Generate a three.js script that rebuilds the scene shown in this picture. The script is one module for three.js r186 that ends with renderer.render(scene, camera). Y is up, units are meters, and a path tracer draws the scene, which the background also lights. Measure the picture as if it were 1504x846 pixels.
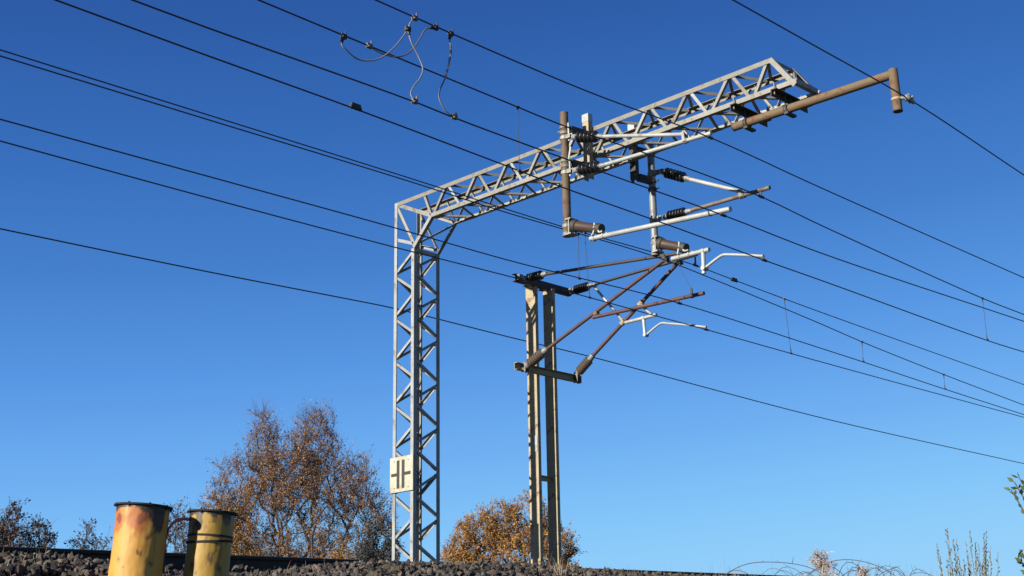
import * as THREE from 'three';
import { mergeGeometries, mergeVertices } from 'three/addons/utils/BufferGeometryUtils.js';
import { ImprovedNoise } from 'three/addons/math/ImprovedNoise.js';

// ---------------------------------------------------------------- camera, sky, sun, exposure
const scene = new THREE.Scene();
const camera = new THREE.PerspectiveCamera(23.21, 1504 / 846, 0.1, 2000);
camera.position.set(0, 1.6, 0);
camera.rotation.order = 'YXZ';
camera.rotation.set(THREE.MathUtils.degToRad(16.47), THREE.MathUtils.degToRad(44.82), THREE.MathUtils.degToRad(-0.942));
const renderer = new THREE.WebGLRenderer({ antialias: true });
renderer.toneMapping = THREE.LinearToneMapping;
renderer.toneMappingExposure = 2.2;
renderer.shadowMap.enabled = true;

const SKY_GAIN = 1 / 2.2;
const srgb = (r, g, b) => new THREE.Color().setRGB(r / 255, g / 255, b / 255, THREE.SRGBColorSpace);
{
  const W = 512, H = 512, data = new Float32Array(W * H * 4);
  // clear autumn sky: pale at the horizon, deep blue overhead (degrees of elevation, display colour)
  const stops = [[-90, 150, 190, 225], [0, 170, 218, 250], [4, 151, 209, 250], [7, 131, 197, 249], [10, 112, 176, 242], [14, 88, 151, 227],
    [18, 70, 129, 206], [23, 55, 109, 186], [28, 46, 92, 167], [40, 37, 77, 147], [60, 31, 65, 131], [90, 29, 61, 125]]
    .map(([e, r, g, b]) => [e, srgb(r, g, b)]);
  for (let j = 0; j < H; j++) for (let i = 0; i < W; i++) {
    const el = ((j + 0.5) / H - 0.5) * 180, az = ((i + 0.5) / W - 0.5) * 2 * Math.PI;
    const dx = Math.cos(az), dz = Math.sin(az);
    // a little paler towards the far end of the line (right), away from the sun
    const e = el + 0.2 - 4.6 * (dx * 0.71 + dz * -0.705) * Math.cos(el * Math.PI / 180) * Math.min(1, Math.max(0, el / 6));
    let k = 0; while (k < stops.length - 2 && stops[k + 1][0] < e) k++;
    const t = Math.min(1, Math.max(0, (e - stops[k][0]) / (stops[k + 1][0] - stops[k][0])));
    const c = stops[k][1].clone().lerp(stops[k + 1][1], t), o = (j * W + i) * 4;
    data[o] = c.r * SKY_GAIN; data[o + 1] = c.g * SKY_GAIN; data[o + 2] = c.b * SKY_GAIN; data[o + 3] = 1;
  }
  const tex = new THREE.DataTexture(data, W, H, THREE.RGBAFormat, THREE.FloatType);
  tex.mapping = THREE.EquirectangularReflectionMapping;
  tex.magFilter = tex.minFilter = THREE.LinearFilter; tex.needsUpdate = true;
  scene.background = tex; scene.environment = tex;
}
const sun = new THREE.DirectionalLight(new THREE.Color(1, 0.93, 0.81), 5);
{
  const el = THREE.MathUtils.degToRad(20), c = Math.cos(el);
  sun.target.position.set(-14, 4, -15);
  sun.position.set(-14 - 0.098 * c * 60, 4 + Math.sin(el) * 60, -15 + 0.995 * c * 60);
  sun.castShadow = true; sun.shadow.mapSize.set(4096, 4096);
  Object.assign(sun.shadow.camera, { left: -25, right: 25, top: 20, bottom: -20, near: 1, far: 140 });
  scene.add(sun, sun.target);
}

// ---------------------------------------------------------------- helpers
let seed = 20241;
const rnd = () => { seed |= 0; seed = seed + 0x6D2B79F5 | 0; let t = Math.imul(seed ^ seed >>> 15, 1 | seed); t = t + Math.imul(t ^ t >>> 7, 61 | t) ^ t; return ((t ^ t >>> 14) >>> 0) / 4294967296; };
const rr = (a, b) => a + (b - a) * rnd();
const noise3 = new ImprovedNoise();
const nz = (x, y, z) => noise3.noise(x + 31.7, y + 17.3, z + 5.1);
const V = (x, y, z) => new THREE.Vector3(x, y, z);
const P = (a) => V(a[0], a[1], a[2]);
const used = {};
const numbered = (n) => { const k = used[n] = (used[n] ?? -1) + 1; return k ? `${n}_${String(k).padStart(3, '0')}` : n; };
function tag(o, label, category, group, kind) {
  o.userData.label = label; if (category) o.userData.category = category;
  if (group) o.userData.group = group; if (kind) o.userData.kind = kind; return o;
}
function thing(name, label, category, base, group) {
  const g = new THREE.Group(); g.name = numbered(name); g.position.copy(base); scene.add(g);
  g.base = base.clone();
  return tag(g, label, category, group);
}
function section(name, parent) { const g = new THREE.Group(); g.name = name; parent.add(g); g.base = parent.base.clone(); return g; }
// geometry comes in world metres and is moved into the frame of its parent
function part(name, geo, mat, parent, keepUv) {
  if (Array.isArray(geo)) geo = merge(geo);
  if (!keepUv) boxUv(geo);
  const b = parent.base; geo.translate(-b.x, -b.y, -b.z);
  const m = new THREE.Mesh(geo, mat); m.name = name; m.castShadow = m.receiveShadow = true; parent.add(m);
  m.base = b.clone(); return m;
}
function lone(name, geo, mat, base) {   // a thing that is one mesh
  if (Array.isArray(geo)) geo = merge(geo);
  boxUv(geo); geo.translate(-base.x, -base.y, -base.z);
  const m = new THREE.Mesh(geo, mat); m.name = numbered(name); m.position.copy(base); m.base = base.clone();
  m.castShadow = m.receiveShadow = true; scene.add(m); return m;
}
function merge(list) {
  list = list.map((g) => { g = g.index ? g.toNonIndexed() : g; for (const k of Object.keys(g.attributes)) if (!['position', 'normal', 'uv', 'color'].includes(k)) g.deleteAttribute(k); return g; });
  const hasColor = list.every((g) => g.attributes.color), hasUv = list.every((g) => g.attributes.uv);
  for (const g of list) { if (!hasColor) g.deleteAttribute('color'); if (!hasUv) g.deleteAttribute('uv'); }
  return mergeGeometries(list);
}
function boxUv(g) {   // uv in metres, along the two axes the face spans
  const p = g.attributes.position, n = g.attributes.normal, uv = new Float32Array(p.count * 2);
  for (let i = 0; i < p.count; i++) {
    const ax = Math.abs(n.getX(i)), ay = Math.abs(n.getY(i)), az = Math.abs(n.getZ(i));
    const x = p.getX(i), y = p.getY(i), z = p.getZ(i);
    const [u, v] = ay >= ax && ay >= az ? [x, z] : ax >= az ? [z, y] : [x, y];
    uv[i * 2] = u; uv[i * 2 + 1] = v;
  }
  g.setAttribute('uv', new THREE.BufferAttribute(uv, 2)); return g;
}
// a straight bar whose cross-section is a polygon [[a, b], ...] in the directions A and B
function sweep(poly, p, q, A, B) {
  const d = q.clone().sub(p), flip = A.clone().cross(B).dot(d) < 0;
  const area = THREE.ShapeUtils.area(poly.map(([a, b]) => new THREE.Vector2(a, b)));
  let pts = area < 0 ? poly.slice().reverse() : poly.slice(); if (flip) pts = pts.reverse();
  const at = (o, [a, b]) => o.clone().addScaledVector(A, a).addScaledVector(B, b);
  const pos = [];
  const tri = (a, b, c) => pos.push(a.x, a.y, a.z, b.x, b.y, b.z, c.x, c.y, c.z);
  const n = pts.length;
  for (let i = 0; i < n; i++) {
    const j = (i + 1) % n, a = at(p, pts[i]), b = at(p, pts[j]), c = at(q, pts[j]), e = at(q, pts[i]);
    tri(a, b, c); tri(a, c, e);
  }
  const v2 = pts.map(([a, b]) => new THREE.Vector2(a, b));
  for (const f of THREE.ShapeUtils.triangulateShape(flip ? v2.map((v) => new THREE.Vector2(v.y, v.x)) : v2, [])) {
    const [i, j, k] = f; tri(at(q, pts[i]), at(q, pts[j]), at(q, pts[k])); tri(at(p, pts[k]), at(p, pts[j]), at(p, pts[i]));
  }
  const g = new THREE.BufferGeometry(); g.setAttribute('position', new THREE.Float32BufferAttribute(pos, 3)); g.computeVertexNormals(); return g;
}
const X = V(1, 0, 0), Y = V(0, 1, 0), Z = V(0, 0, 1), nX = V(-1, 0, 0), nY = V(0, -1, 0), nZ = V(0, 0, -1);
const lpoly = (s, t) => [[0, 0], [s, 0], [s, t], [t, t], [t, s], [0, s]];
const cpoly = (w, d, t) => [[-w / 2, 0], [w / 2, 0], [w / 2, d], [w / 2 - t, d], [w / 2 - t, t], [-w / 2 + t, t], [-w / 2 + t, d], [-w / 2, d]];
const lbar = (p, q, A, B, s = 0.07, t = 0.008) => sweep(lpoly(s, t), p, q, A, B);
const flat = (p, q, A, w, B, t) => sweep([[-w / 2, 0], [w / 2, 0], [w / 2, t], [-w / 2, t]], p, q, A, B);
function block(x0, x1, y0, y1, z0, z1) { const g = new THREE.BoxGeometry(x1 - x0, y1 - y0, z1 - z0); g.translate((x0 + x1) / 2, (y0 + y1) / 2, (z0 + z1) / 2); return g.toNonIndexed(); }
function rod(p, q, r, r2 = r, seg = 14, cap = true) {
  const d = q.clone().sub(p), L = d.length();
  const g = new THREE.CylinderGeometry(r2, r, L, seg, 1, !cap); g.translate(0, L / 2, 0);
  g.applyQuaternion(new THREE.Quaternion().setFromUnitVectors(Y, d.divideScalar(L))); g.translate(p.x, p.y, p.z); return g;
}
function lathe(prof, p, q, seg = 20) {   // profile [[radius, 0..1], ...] along p -> q
  const d = q.clone().sub(p), L = d.length();
  const g = new THREE.LatheGeometry(prof.map(([r, t]) => new THREE.Vector2(r, t * L)), seg);
  g.applyQuaternion(new THREE.Quaternion().setFromUnitVectors(Y, d.divideScalar(L))); g.translate(p.x, p.y, p.z); return g.toNonIndexed();
}
function tube(pts, r, seg, rad = 8, tension) {
  const c = new THREE.CatmullRomCurve3(pts, false, tension === undefined ? 'centripetal' : 'catmullrom', tension);
  return new THREE.TubeGeometry(c, seg, r, rad).toNonIndexed();
}
const ring = (c, axis, r, w, seg = 16) => rod(c.clone().addScaledVector(axis, -w / 2), c.clone().addScaledVector(axis, w / 2), r, r, seg);

// ---------------------------------------------------------------- materials
function noiseTex(size, fn, metres, srgbMap = true) {
  const d = new Uint8Array(size * size * 4);
  for (let j = 0; j < size; j++) for (let i = 0; i < size; i++) {
    const c = fn(i / size, j / size), o = (j * size + i) * 4;
    d[o] = Math.max(0, Math.min(255, c[0])); d[o + 1] = Math.max(0, Math.min(255, c[1])); d[o + 2] = Math.max(0, Math.min(255, c[2])); d[o + 3] = 255;
  }
  const t = new THREE.DataTexture(d, size, size); t.wrapS = t.wrapT = THREE.RepeatWrapping; t.magFilter = THREE.LinearFilter; t.minFilter = THREE.LinearMipmapLinearFilter; t.generateMipmaps = true;
  if (srgbMap) t.colorSpace = THREE.SRGBColorSpace; t.repeat.set(1 / metres, 1 / metres); t.needsUpdate = true; return t;
}
// tileable noise: a ring in 4-D folded into two 3-D lookups
const tn = (u, v, f, s) => { const a = u * 2 * Math.PI, b = v * 2 * Math.PI, k = f / (2 * Math.PI); return (nz(Math.cos(a) * k + s, Math.sin(a) * k, Math.cos(b) * k) + nz(Math.sin(a) * k, Math.cos(b) * k + s, Math.sin(b) * k)); };
const steelTex = (base, stain, amount, s) => noiseTex(256, (u, v) => {
  const a = tn(u, v, 6, s) * 0.5 + tn(u, v, 20, s + 9) * 0.35 + tn(u, v, 60, s + 3) * 0.25;
  const st = Math.max(0, Math.min(1, (tn(u, v, 9, s + 40) + tn(u, v, 34, s + 51) * 0.5 - (0.55 - amount)) * 2.2));
  return base.map((c, i) => (c * (1 + a * 0.13)) * (1 - st) + stain[i] * (1 + a * 0.3) * st);
}, 1.3);
const std = (o) => new THREE.MeshStandardMaterial(o);
const M = {
  galv: [std({ map: steelTex([110, 108, 101], [92, 82, 68], 0.12, 1), roughness: 0.62, metalness: 0.1 }),
    std({ map: steelTex([102, 99, 91], [86, 73, 58], 0.2, 14), roughness: 0.66, metalness: 0.1 }),
    std({ map: steelTex([122, 122, 118], [104, 97, 86], 0.04, 27), roughness: 0.58, metalness: 0.12 })],
  post: std({ map: steelTex([134, 122, 96], [92, 76, 56], 0.12, 33), roughness: 0.75 }),
  darkSteel: std({ map: steelTex([44, 43, 41], [44, 35, 28], 0.2, 41), roughness: 0.7, metalness: 0.1 }),
  rustPipe: std({ map: steelTex([82, 68, 52], [72, 48, 32], 0.3, 52), roughness: 0.82 }),
  rustPipe2: std({ map: steelTex([88, 73, 53], [84, 54, 32], 0.22, 63), roughness: 0.82 }),
  greyTube: std({ map: steelTex([108, 110, 109], [82, 76, 68], 0.1, 71), roughness: 0.55, metalness: 0.15 }),
  alu: std({ map: steelTex([139, 141, 138], [122, 118, 108], 0.02, 77), roughness: 0.45, metalness: 0.15 }),
  redTube: std({ map: steelTex([66, 42, 40], [50, 33, 31], 0.3, 83), roughness: 0.68 }),
  greyBrownTube: std({ map: steelTex([92, 82, 72], [72, 58, 48], 0.25, 88), roughness: 0.6, metalness: 0.1 }),
  blackIns: std({ color: new THREE.Color(0.012, 0.011, 0.0115), roughness: 0.38 }),
  brownIns: std({ color: new THREE.Color(0.042, 0.026, 0.018), roughness: 0.4 }),
  dullIns: std({ color: new THREE.Color(0.07, 0.05, 0.037), roughness: 0.6 }),
  darkTube: std({ map: steelTex([47, 41, 41], [38, 33, 32], 0.2, 93), roughness: 0.6 }),
  lid: std({ color: new THREE.Color(0.006, 0.0055, 0.0055), roughness: 0.9 }),
  wire: std({ color: new THREE.Color(0.02, 0.02, 0.024), roughness: 0.6, metalness: 0.2 }),
  cableGrey: std({ color: new THREE.Color(0.12, 0.125, 0.13), roughness: 0.6 }),
  rail: std({ map: steelTex([38, 31, 27], [44, 31, 23], 0.3, 91), roughness: 0.85 }),
};
const mastSteel = [std({ map: steelTex([125, 127, 127], [106, 100, 89], 0.06, 111), roughness: 0.6, metalness: 0.1 }), std({ map: steelTex([115, 116, 113], [96, 87, 74], 0.12, 117), roughness: 0.62, metalness: 0.1 })];
let gi = 0; const galv = () => M.galv[[0, 1, 0, 2, 0, 1, 2][gi++ % 7]];

// ---------------------------------------------------------------- ground, embankment, ballast, rails
const railTop = (z) => 2.924 + 0.0281 * (-5.55 - Math.max(-34, Math.min(6, z)));
{
  const g = new THREE.PlaneGeometry(1600, 1600, 40, 40); g.rotateX(-Math.PI / 2);
  const t = noiseTex(256, (u, v) => { const a = tn(u, v, 8, 3) * 0.4 + tn(u, v, 40, 8) * 0.5; return [74 * (1 + a * 0.5), 74 * (1 + a * 0.45), 46 * (1 + a * 0.4)]; }, 6);
  const m = new THREE.Mesh(boxUv(g), std({ map: t, roughness: 1 })); m.name = 'ground'; m.receiveShadow = true; m.position.y = -0.02; scene.add(m);
  tag(m, 'rough grassy ground beyond and below the railway embankment', null, null, 'structure');
}
function crestOffset(z) {   // how far the ballast shoulder stands above or below its usual line, metres
  const b = (c, w, h) => h * Math.exp(-(((z - c) / w) ** 2));
  return b(-4.8, 1.7, -0.012) + b(-7.05, 1.05, -0.15) + b(-10.6, 2.1, 0.04) + b(-14.2, 2.4, -0.012) + 0.018 * nz(z * 0.9, 2.2, 7.1);
}
function ballastY(x, z) {
  const top = railTop(z) - 0.108 + (x > -11.2 ? crestOffset(z) : -0.03);
  let y = top; if (x > -10.7) y -= 0.3 * (x + 10.7); if (x > -10.1) y -= 0.4 * (x + 10.1);
  if (x < -17.6) y -= 0.6 * (-17.6 - x);
  return y + 0.014 * nz(x * 3, 1, z * 3);
}
function grid(xs, zs, fn) {
  const pos = [], idx = []; for (const z of zs) for (const x of xs) pos.push(x, fn(x, z), z);
  const n = xs.length; for (let j = 0; j < zs.length - 1; j++) for (let i = 0; i < n - 1; i++) { const a = j * n + i; idx.push(a, a + n, a + 1, a + 1, a + n, a + n + 1); }
  const g = new THREE.BufferGeometry(); g.setAttribute('position', new THREE.Float32BufferAttribute(pos, 3)); g.setIndex(idx); g.computeVertexNormals(); return g;
}
const range = (a, b, n) => Array.from({ length: n + 1 }, (_, i) => a + (b - a) * i / n);
function slopeY(x, z) {   // earth of the embankment
  const r = railTop(z);
  const k = [[-30, 0], [-24, r - 0.75], [-19.4, r - 0.6], [-9.2, r - 0.95], [-8.2, r - 1.35], [-3.2, 0.0]];
  if (x <= k[0][0] || x >= k[5][0]) return -0.05;
  let i = 0; while (k[i + 1][0] < x) i++;
  const t = (x - k[i][0]) / (k[i + 1][0] - k[i][0]);
  return k[i][1] + (k[i + 1][1] - k[i][1]) * t + 0.05 * nz(x * 1.3, 3, z * 1.3);
}
{
  const t = noiseTex(256, (u, v) => { const a = tn(u, v, 8, 13) * 0.4 + tn(u, v, 50, 18) * 0.6; return [70 * (1 + a * 0.5), 64 * (1 + a * 0.45), 42 * (1 + a * 0.4)]; }, 3);
  const g = grid(range(-30, -3.2, 60), range(-90, 20, 160), slopeY);
  const m = new THREE.Mesh(boxUv(g), std({ map: t, roughness: 1 })); m.name = 'embankment'; m.receiveShadow = m.castShadow = true; scene.add(m);
  tag(m, 'earth bank carrying the railway, overgrown on its near slope', null, null, 'structure');
}
const stoneMats = [[0.05, 0.041, 0.031], [0.02, 0.017, 0.014], [0.085, 0.069, 0.05], [0.034, 0.03, 0.026], [0.06, 0.042, 0.027]].map((c) => std({ color: new THREE.Color(...c), roughness: 0.95 }));
const stoneGeos = Array.from({ length: 7 }, (_, k) => {
  const g = new THREE.IcosahedronGeometry(1, k % 3 ? 0 : 1), p = g.attributes.position;
  for (let i = 0; i < p.count; i++) {
    const v = V(p.getX(i), p.getY(i), p.getZ(i)), f = 1 + 0.75 * nz(v.x * 1.3 + k * 7.7, v.y * 1.3, v.z * 1.3 + k * 3.1);
    const q = (a) => Math.sign(a) * Math.pow(Math.abs(a), 0.72); v.set(q(v.x), q(v.y), q(v.z)).multiplyScalar(0.86 * f);
    p.setXYZ(i, v.x * 1.2, v.y * 0.72, v.z);
  }
  g.computeVertexNormals(); return boxUv(g);
});
{
  const bed = new THREE.Mesh(boxUv(grid(range(-18.6, -9.0, 48), range(-60, 14, 260), (x, z) => ballastY(x, z) - 0.035)), stoneMats[1]);
  bed.name = 'ballast_bed'; bed.receiveShadow = bed.castShadow = true; scene.add(bed); bed.base = V(0, 0, 0);
  tag(bed, 'bed of broken grey brown stone ballast under the rails', null, null, 'structure');
  const spots = [];
  for (let i = 0; i < 15000; i++) {
    const z = -2.6 - 17.6 * rnd(), x = -11.25 + 2.0 * Math.pow(rnd(), 0.85);
    const s = rr(0.02, 0.042) * (rnd() < 0.12 ? 1.3 : 1);
    spots.push({ x, z, s, y: ballastY(x, z) - 0.02 + rr(-0.012, 0.022) });
  }
  // those along the crest that the camera sees stand on their own, the rest are one mass
  const own = []; const rest = [];
  for (const q of spots) {
    if (own.length < 280 && q.x > -10.75 && q.x < -10.2 && q.z < -4 && q.z > -15.5 && q.s > 0.032 && (q.z > -5.9 || q.z < -8.4) && rnd() < 0.3) own.push(q); else rest.push(q);
  }
  const qt = new THREE.Quaternion(), eu = new THREE.Euler();
  for (const q of own) {
    const m = new THREE.Mesh(stoneGeos[Math.floor(rnd() * 7)], stoneMats[Math.floor(rnd() * 5)]); m.name = 'stone';
    m.position.set(q.x, q.y + 0.012, q.z); m.rotation.set(rr(0, 6), rr(0, 6), rr(0, 6)); m.scale.setScalar(q.s); m.castShadow = m.receiveShadow = true; bed.add(m);
  }
  for (let k = 0; k < 7; k++) {
    const l = rest.filter((_, i) => i % 7 === k), im = new THREE.InstancedMesh(stoneGeos[k], std({ color: 0xffffff, roughness: 0.95 }), l.length), mt = new THREE.Matrix4(), c = new THREE.Color();
    l.forEach((q, i) => {
      mt.compose(V(q.x, q.y, q.z), qt.setFromEuler(eu.set(rr(0, 6), rr(0, 6), rr(0, 6))), V(q.s * rr(0.85, 1.15), q.s * rr(0.8, 1.1), q.s * rr(0.85, 1.2)));
      im.setMatrixAt(i, mt); const b = rr(0.14, 1.5) * (rnd() < 0.06 ? 1.6 : 1), w = rnd() < 0.2 ? 1.25 : 1; im.setColorAt(i, c.setRGB(0.049 * b * w, 0.043 * b * rr(0.94, 1.03), 0.036 * b * rr(0.86, 1.1)));
    });
    im.name = 'ballast_stones'; im.userData.kind = 'stuff'; im.castShadow = im.receiveShadow = true; bed.add(im);
  }
}
{
  const prof = [[-0.07, 0], [0.07, 0], [0.07, 0.012], [0.012, 0.03], [0.009, 0.115], [0.036, 0.128], [0.036, 0.155], [0.028, 0.16], [-0.028, 0.16], [-0.036, 0.155], [-0.036, 0.128], [-0.009, 0.115], [-0.012, 0.03], [-0.07, 0.012]];
  for (const [x, lab] of [[-11.4, 'dark rusty rail along the ballast, the one facing the yellow pipe stubs'], [-12.88, 'dark rusty rail of the same track, farther from the yellow pipe stubs']]) {
    const gs = []; for (const [a, b] of [[14, 6], [6, -34], [-34, -60]]) gs.push(sweep(prof, V(x, railTop(a) - 0.16, a), V(x, railTop(b) - 0.16, b), X, Y));
    const r = lone('rail', gs, M.rail, V(x, railTop(-8) - 0.16, -8)); tag(r, lab, 'rail', 'rails of the track');
  }
}

// ---------------------------------------------------------------- lattice gantry: mast and beam
const TX0 = -19.41, TX1 = -18.84, ZF = -16.385, ZB = -17.02, YT = 10.805, YL = 10.262, YK = 9.78, BX1 = -10.33, BXT = -10.73;
{
  const g = thing('lattice_gantry', 'pale galvanised lattice steel mast with long lattice beam reaching over the track', 'gantry', V((TX0 + TX1) / 2, 2.6, (ZF + ZB) / 2));
  const mast = section('mast', g), beam = section('beam', g), y0 = 2.35;
  for (const [x, z, a, b, top] of [[TX0, ZF, X, nZ, YT], [TX0, ZB, X, Z, YT], [TX1, ZF, nX, nZ, YK], [TX1, ZB, nX, Z, YK]])
    part('leg', lbar(V(x, y0, z - b.z * 0.002), V(x, top - 0.003, z - b.z * 0.002), a, b, 0.08, 0.009), mastSteel[gi++ % 2], mast);
  // zigzag braces: face by face, [fixed point, across direction]
  const brace = (p, q, out, par, s = 0.05) => {
    const d = q.clone().sub(p).normalize(), n = d.clone().cross(out).normalize(); if (par === beam && out === nZ && n.x < 0) n.negate();
    const a = p.clone().addScaledVector(d, 0.02).addScaledVector(out, -0.013), b = q.clone().addScaledVector(d, -0.02).addScaledVector(out, -0.013);
    return part('brace', sweep([[-s / 2, 0], [s / 2, 0], [s / 2, -s], [s / 2 - 0.006, -s], [s / 2 - 0.006, -0.006], [-s / 2, -0.006]], a, b, n, out), par === mast ? mastSteel[gi++ % 2] : galv(), par);
  };
  const levels = range(0, 7, 7).map((i) => 9.36 - 0.8285 * i);
  const off = 0.035;
  const faces = [
    [V(TX0, 0, ZF), V(TX1, 0, ZF), Z], [V(TX1, 0, ZF), V(TX1, 0, ZB), X], [V(TX0, 0, ZB), V(TX1, 0, ZB), nZ], [V(TX0, 0, ZF), V(TX0, 0, ZB), nX]];
  for (const [a, b, out] of faces) {
    const w = b.clone().sub(a).normalize(), at = (o, y, s) => V(o.x, y, o.z).addScaledVector(w, s * 0.03);
    levels.forEach((y, i) => {
      brace(at(a, y + off, 1), at(b, y + 0.414 - off, -1), out, mast);
      if (i < levels.length - 1) brace(at(a, y - off, 1), at(b, y - 0.414 + off, -1), out, mast);
    });
  }
  // head of the mast
  for (const [z, out] of [[ZF, Z], [ZB, nZ]]) {
    brace(V(TX0 + 0.03, 10.07, z), V(TX1 - 0.03, 9.87, z), out, mast, 0.06);
    brace(V(TX0 + 0.04, YT - 0.06, z), V(TX1 - 0.02, YK + 0.08, z), out, mast, 0.065);
  }
  brace(V(TX1, YK - 0.02, ZF - 0.03), V(TX1, YK - 0.02, ZB + 0.03), X, mast, 0.06);
  brace(V(TX0, YT - 0.08, ZF - 0.03), V(TX0, 9.86, ZB + 0.03), nX, mast, 0.05);
  brace(V(TX1 - 0.02, YK + 0.05, ZF - 0.03), V(-18.4, YL - 0.02, ZB + 0.03), V(0.66, -0.75, 0), mast, 0.05);
  // beam chords
  for (const [z, b] of [[ZF, nZ], [ZB, Z]]) {
    part('chord', lbar(V(TX0 + 0.004, YT, z), V(BXT, YT, z), nY, b, 0.076, 0.009), galv(), beam);
    part('chord', lbar(V(-18.36, YL, z), V(BX1, YL, z), Y, b, 0.076, 0.009), galv(), beam);
    const kd = V(-18.36 - TX1, YL - YK, 0).normalize(), kn = V(-kd.y, kd.x, 0);
    part('knee_brace', lbar(V(TX1 + 0.002, YK - 0.01, z - b.z * 0.005), V(-18.35, YL - 0.003, z - b.z * 0.005), kn, b, 0.074, 0.009), galv(), beam);
    const rd = V(BX1 - BXT, YL - YT, 0).normalize();
    part('end_raker', lbar(V(BXT + 0.004, YT + 0.004, z - b.z * 0.004), V(BX1 + 0.004, YL - 0.004, z - b.z * 0.004), V(rd.y, -rd.x, 0), b, 0.076, 0.009), galv(), beam);
  }
  const bay = 0.8045, Ls = range(0, 9, 9).map((i) => -18.37 + bay * i), Us = range(0, 8, 8).map((i) => -17.95 + bay * i).concat([-10.79]);
  const yl = YL + 0.03, yt = YT - 0.03;
  brace(V(TX0 + 0.05, YT - 0.03, ZF), V(Ls[0] - 0.02, YL + 0.04, ZF), Z, beam, 0.07);
  brace(V(TX0 + 0.05, YT - 0.03, ZB), V(Ls[0] - 0.02, YL + 0.04, ZB), nZ, beam, 0.07);
  for (const [z, out] of [[ZF, Z], [ZB, nZ]]) {
    brace(V(Ls[0] - 0.01, yl, z), V(-18.59, yt, z), out, beam);
    Ls.forEach((l, i) => {
      brace(V(l + off, yl, z), V(Us[i] - off, yt, z), out, beam);
      if (i < 9) brace(V(Us[i] + off, yt, z), V(Ls[i + 1] - off, yl, z), out, beam);
    });
  }
  for (let i = 0; i < 10; i++) {   // under side and top: zigzag between the front and the back chords
    const m = Math.min(Ls[i] + bay * 0.62, BX1 - 0.06), u = Us[i];
    brace(V(Ls[i] + 0.02, YL, ZF - 0.03), V(m - 0.03, YL, ZB + 0.03), nY, beam);
    if (i < 9) brace(V(Ls[i + 1] - 0.02, YL, ZF - 0.03), V(m + 0.03, YL, ZB + 0.03), nY, beam);
    const k = u - bay * 0.5;
    brace(V(u - 0.02, YT, ZF - 0.03), V(k + 0.03, YT, ZB + 0.03), Y, beam);
    if (i) brace(V(Us[i - 1] + 0.02, YT, ZF - 0.03), V(k - 0.03, YT, ZB + 0.03), Y, beam);
  }
  brace(V(BXT - 0.01, YT - 0.01, ZF - 0.02), V(BXT - 0.01, YT - 0.01, ZB + 0.02), Y, beam, 0.055);
  brace(V(BX1, YL + 0.05, ZF - 0.02), V(BX1, YL + 0.05, ZB + 0.02), X, beam, 0.075);
  brace(V(BXT + 0.02, YT - 0.03, ZB + 0.03), V(BX1 - 0.01, YL + 0.1, ZF - 0.04), V(0.8, 0.6, 0), beam, 0.045);
  for (let i = 0; i < 9; i++) {   // gusset plates and their bolts under the back chord
    const x = Ls[i] + bay * 0.62;
    part('gusset', block(x - 0.1, x + 0.1, YL - 0.006, YL + 0.004, ZB + 0.004, ZB + 0.13), galv(), beam);
    for (const o of [-0.2, 0.19]) part('bolt_block', block(x + o - 0.03, x + o + 0.03, YL + 0.0765, YL + 0.105, ZB + 0.0, ZB + 0.03), M.darkSteel, beam);
  }
  // square base plates
  for (const x of [TX0, TX1]) for (const z of [ZF, ZB]) part('base_plate', block(x - 0.09, x + 0.09, y0 - 0.02, y0, z - 0.09, z + 0.09), M.galv[1], mast);
}

// square sign on the mast
{
  const z = ZF + 0.02, x0 = -19.44, x1 = -18.81, b = 5.25, t = 5.885, w = x1 - x0, h = t - b;
  const s = thing('section_sign', 'square cream sign with two upright dark bars and side strokes, on the lattice mast', 'sign', V((x0 + x1) / 2, b, z));
  const cream = std({ map: steelTex([148, 145, 130], [132, 125, 104], 0.06, 101), roughness: 0.6 }), ink = std({ color: new THREE.Color(0.018, 0.014, 0.01), roughness: 0.7 });
  part('plate', block(x0, x1, b, t, z, z + 0.016), cream, s);
  part('edge_frame', [block(x0 - 0.004, x0 + 0.012, b, t, z - 0.03, z), block(x1 - 0.012, x1 + 0.004, b, t, z - 0.03, z), block(x0, x1, t - 0.012, t + 0.004, z - 0.03, z - 0.001), block(x0, x1, b - 0.004, b + 0.012, z - 0.03, z - 0.001)], M.galv[1], s);
  const mark = (a, c, d, e) => part('dark_stroke', block(x0 + w * a, x0 + w * c, b + h * d, b + h * e, z + 0.0165, z + 0.0195), ink, s);
  mark(0.3, 0.42, 0.1, 0.9); mark(0.52, 0.64, 0.1, 0.9); mark(0.06, 0.299, 0.455, 0.545); mark(0.641, 0.9, 0.455, 0.545);
  for (const yy of [0.12, 0.88]) part('bolt', [rod(V(x0 + w * 0.2, b + h * yy, z + 0.016), V(x0 + w * 0.2, b + h * yy, z + 0.024), 0.012, 0.012, 8), rod(V(x0 + w * 0.8, b + h * yy, z + 0.016), V(x0 + w * 0.8, b + h * yy, z + 0.024), 0.012, 0.012, 8)], M.galv[1], s);
}

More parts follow.
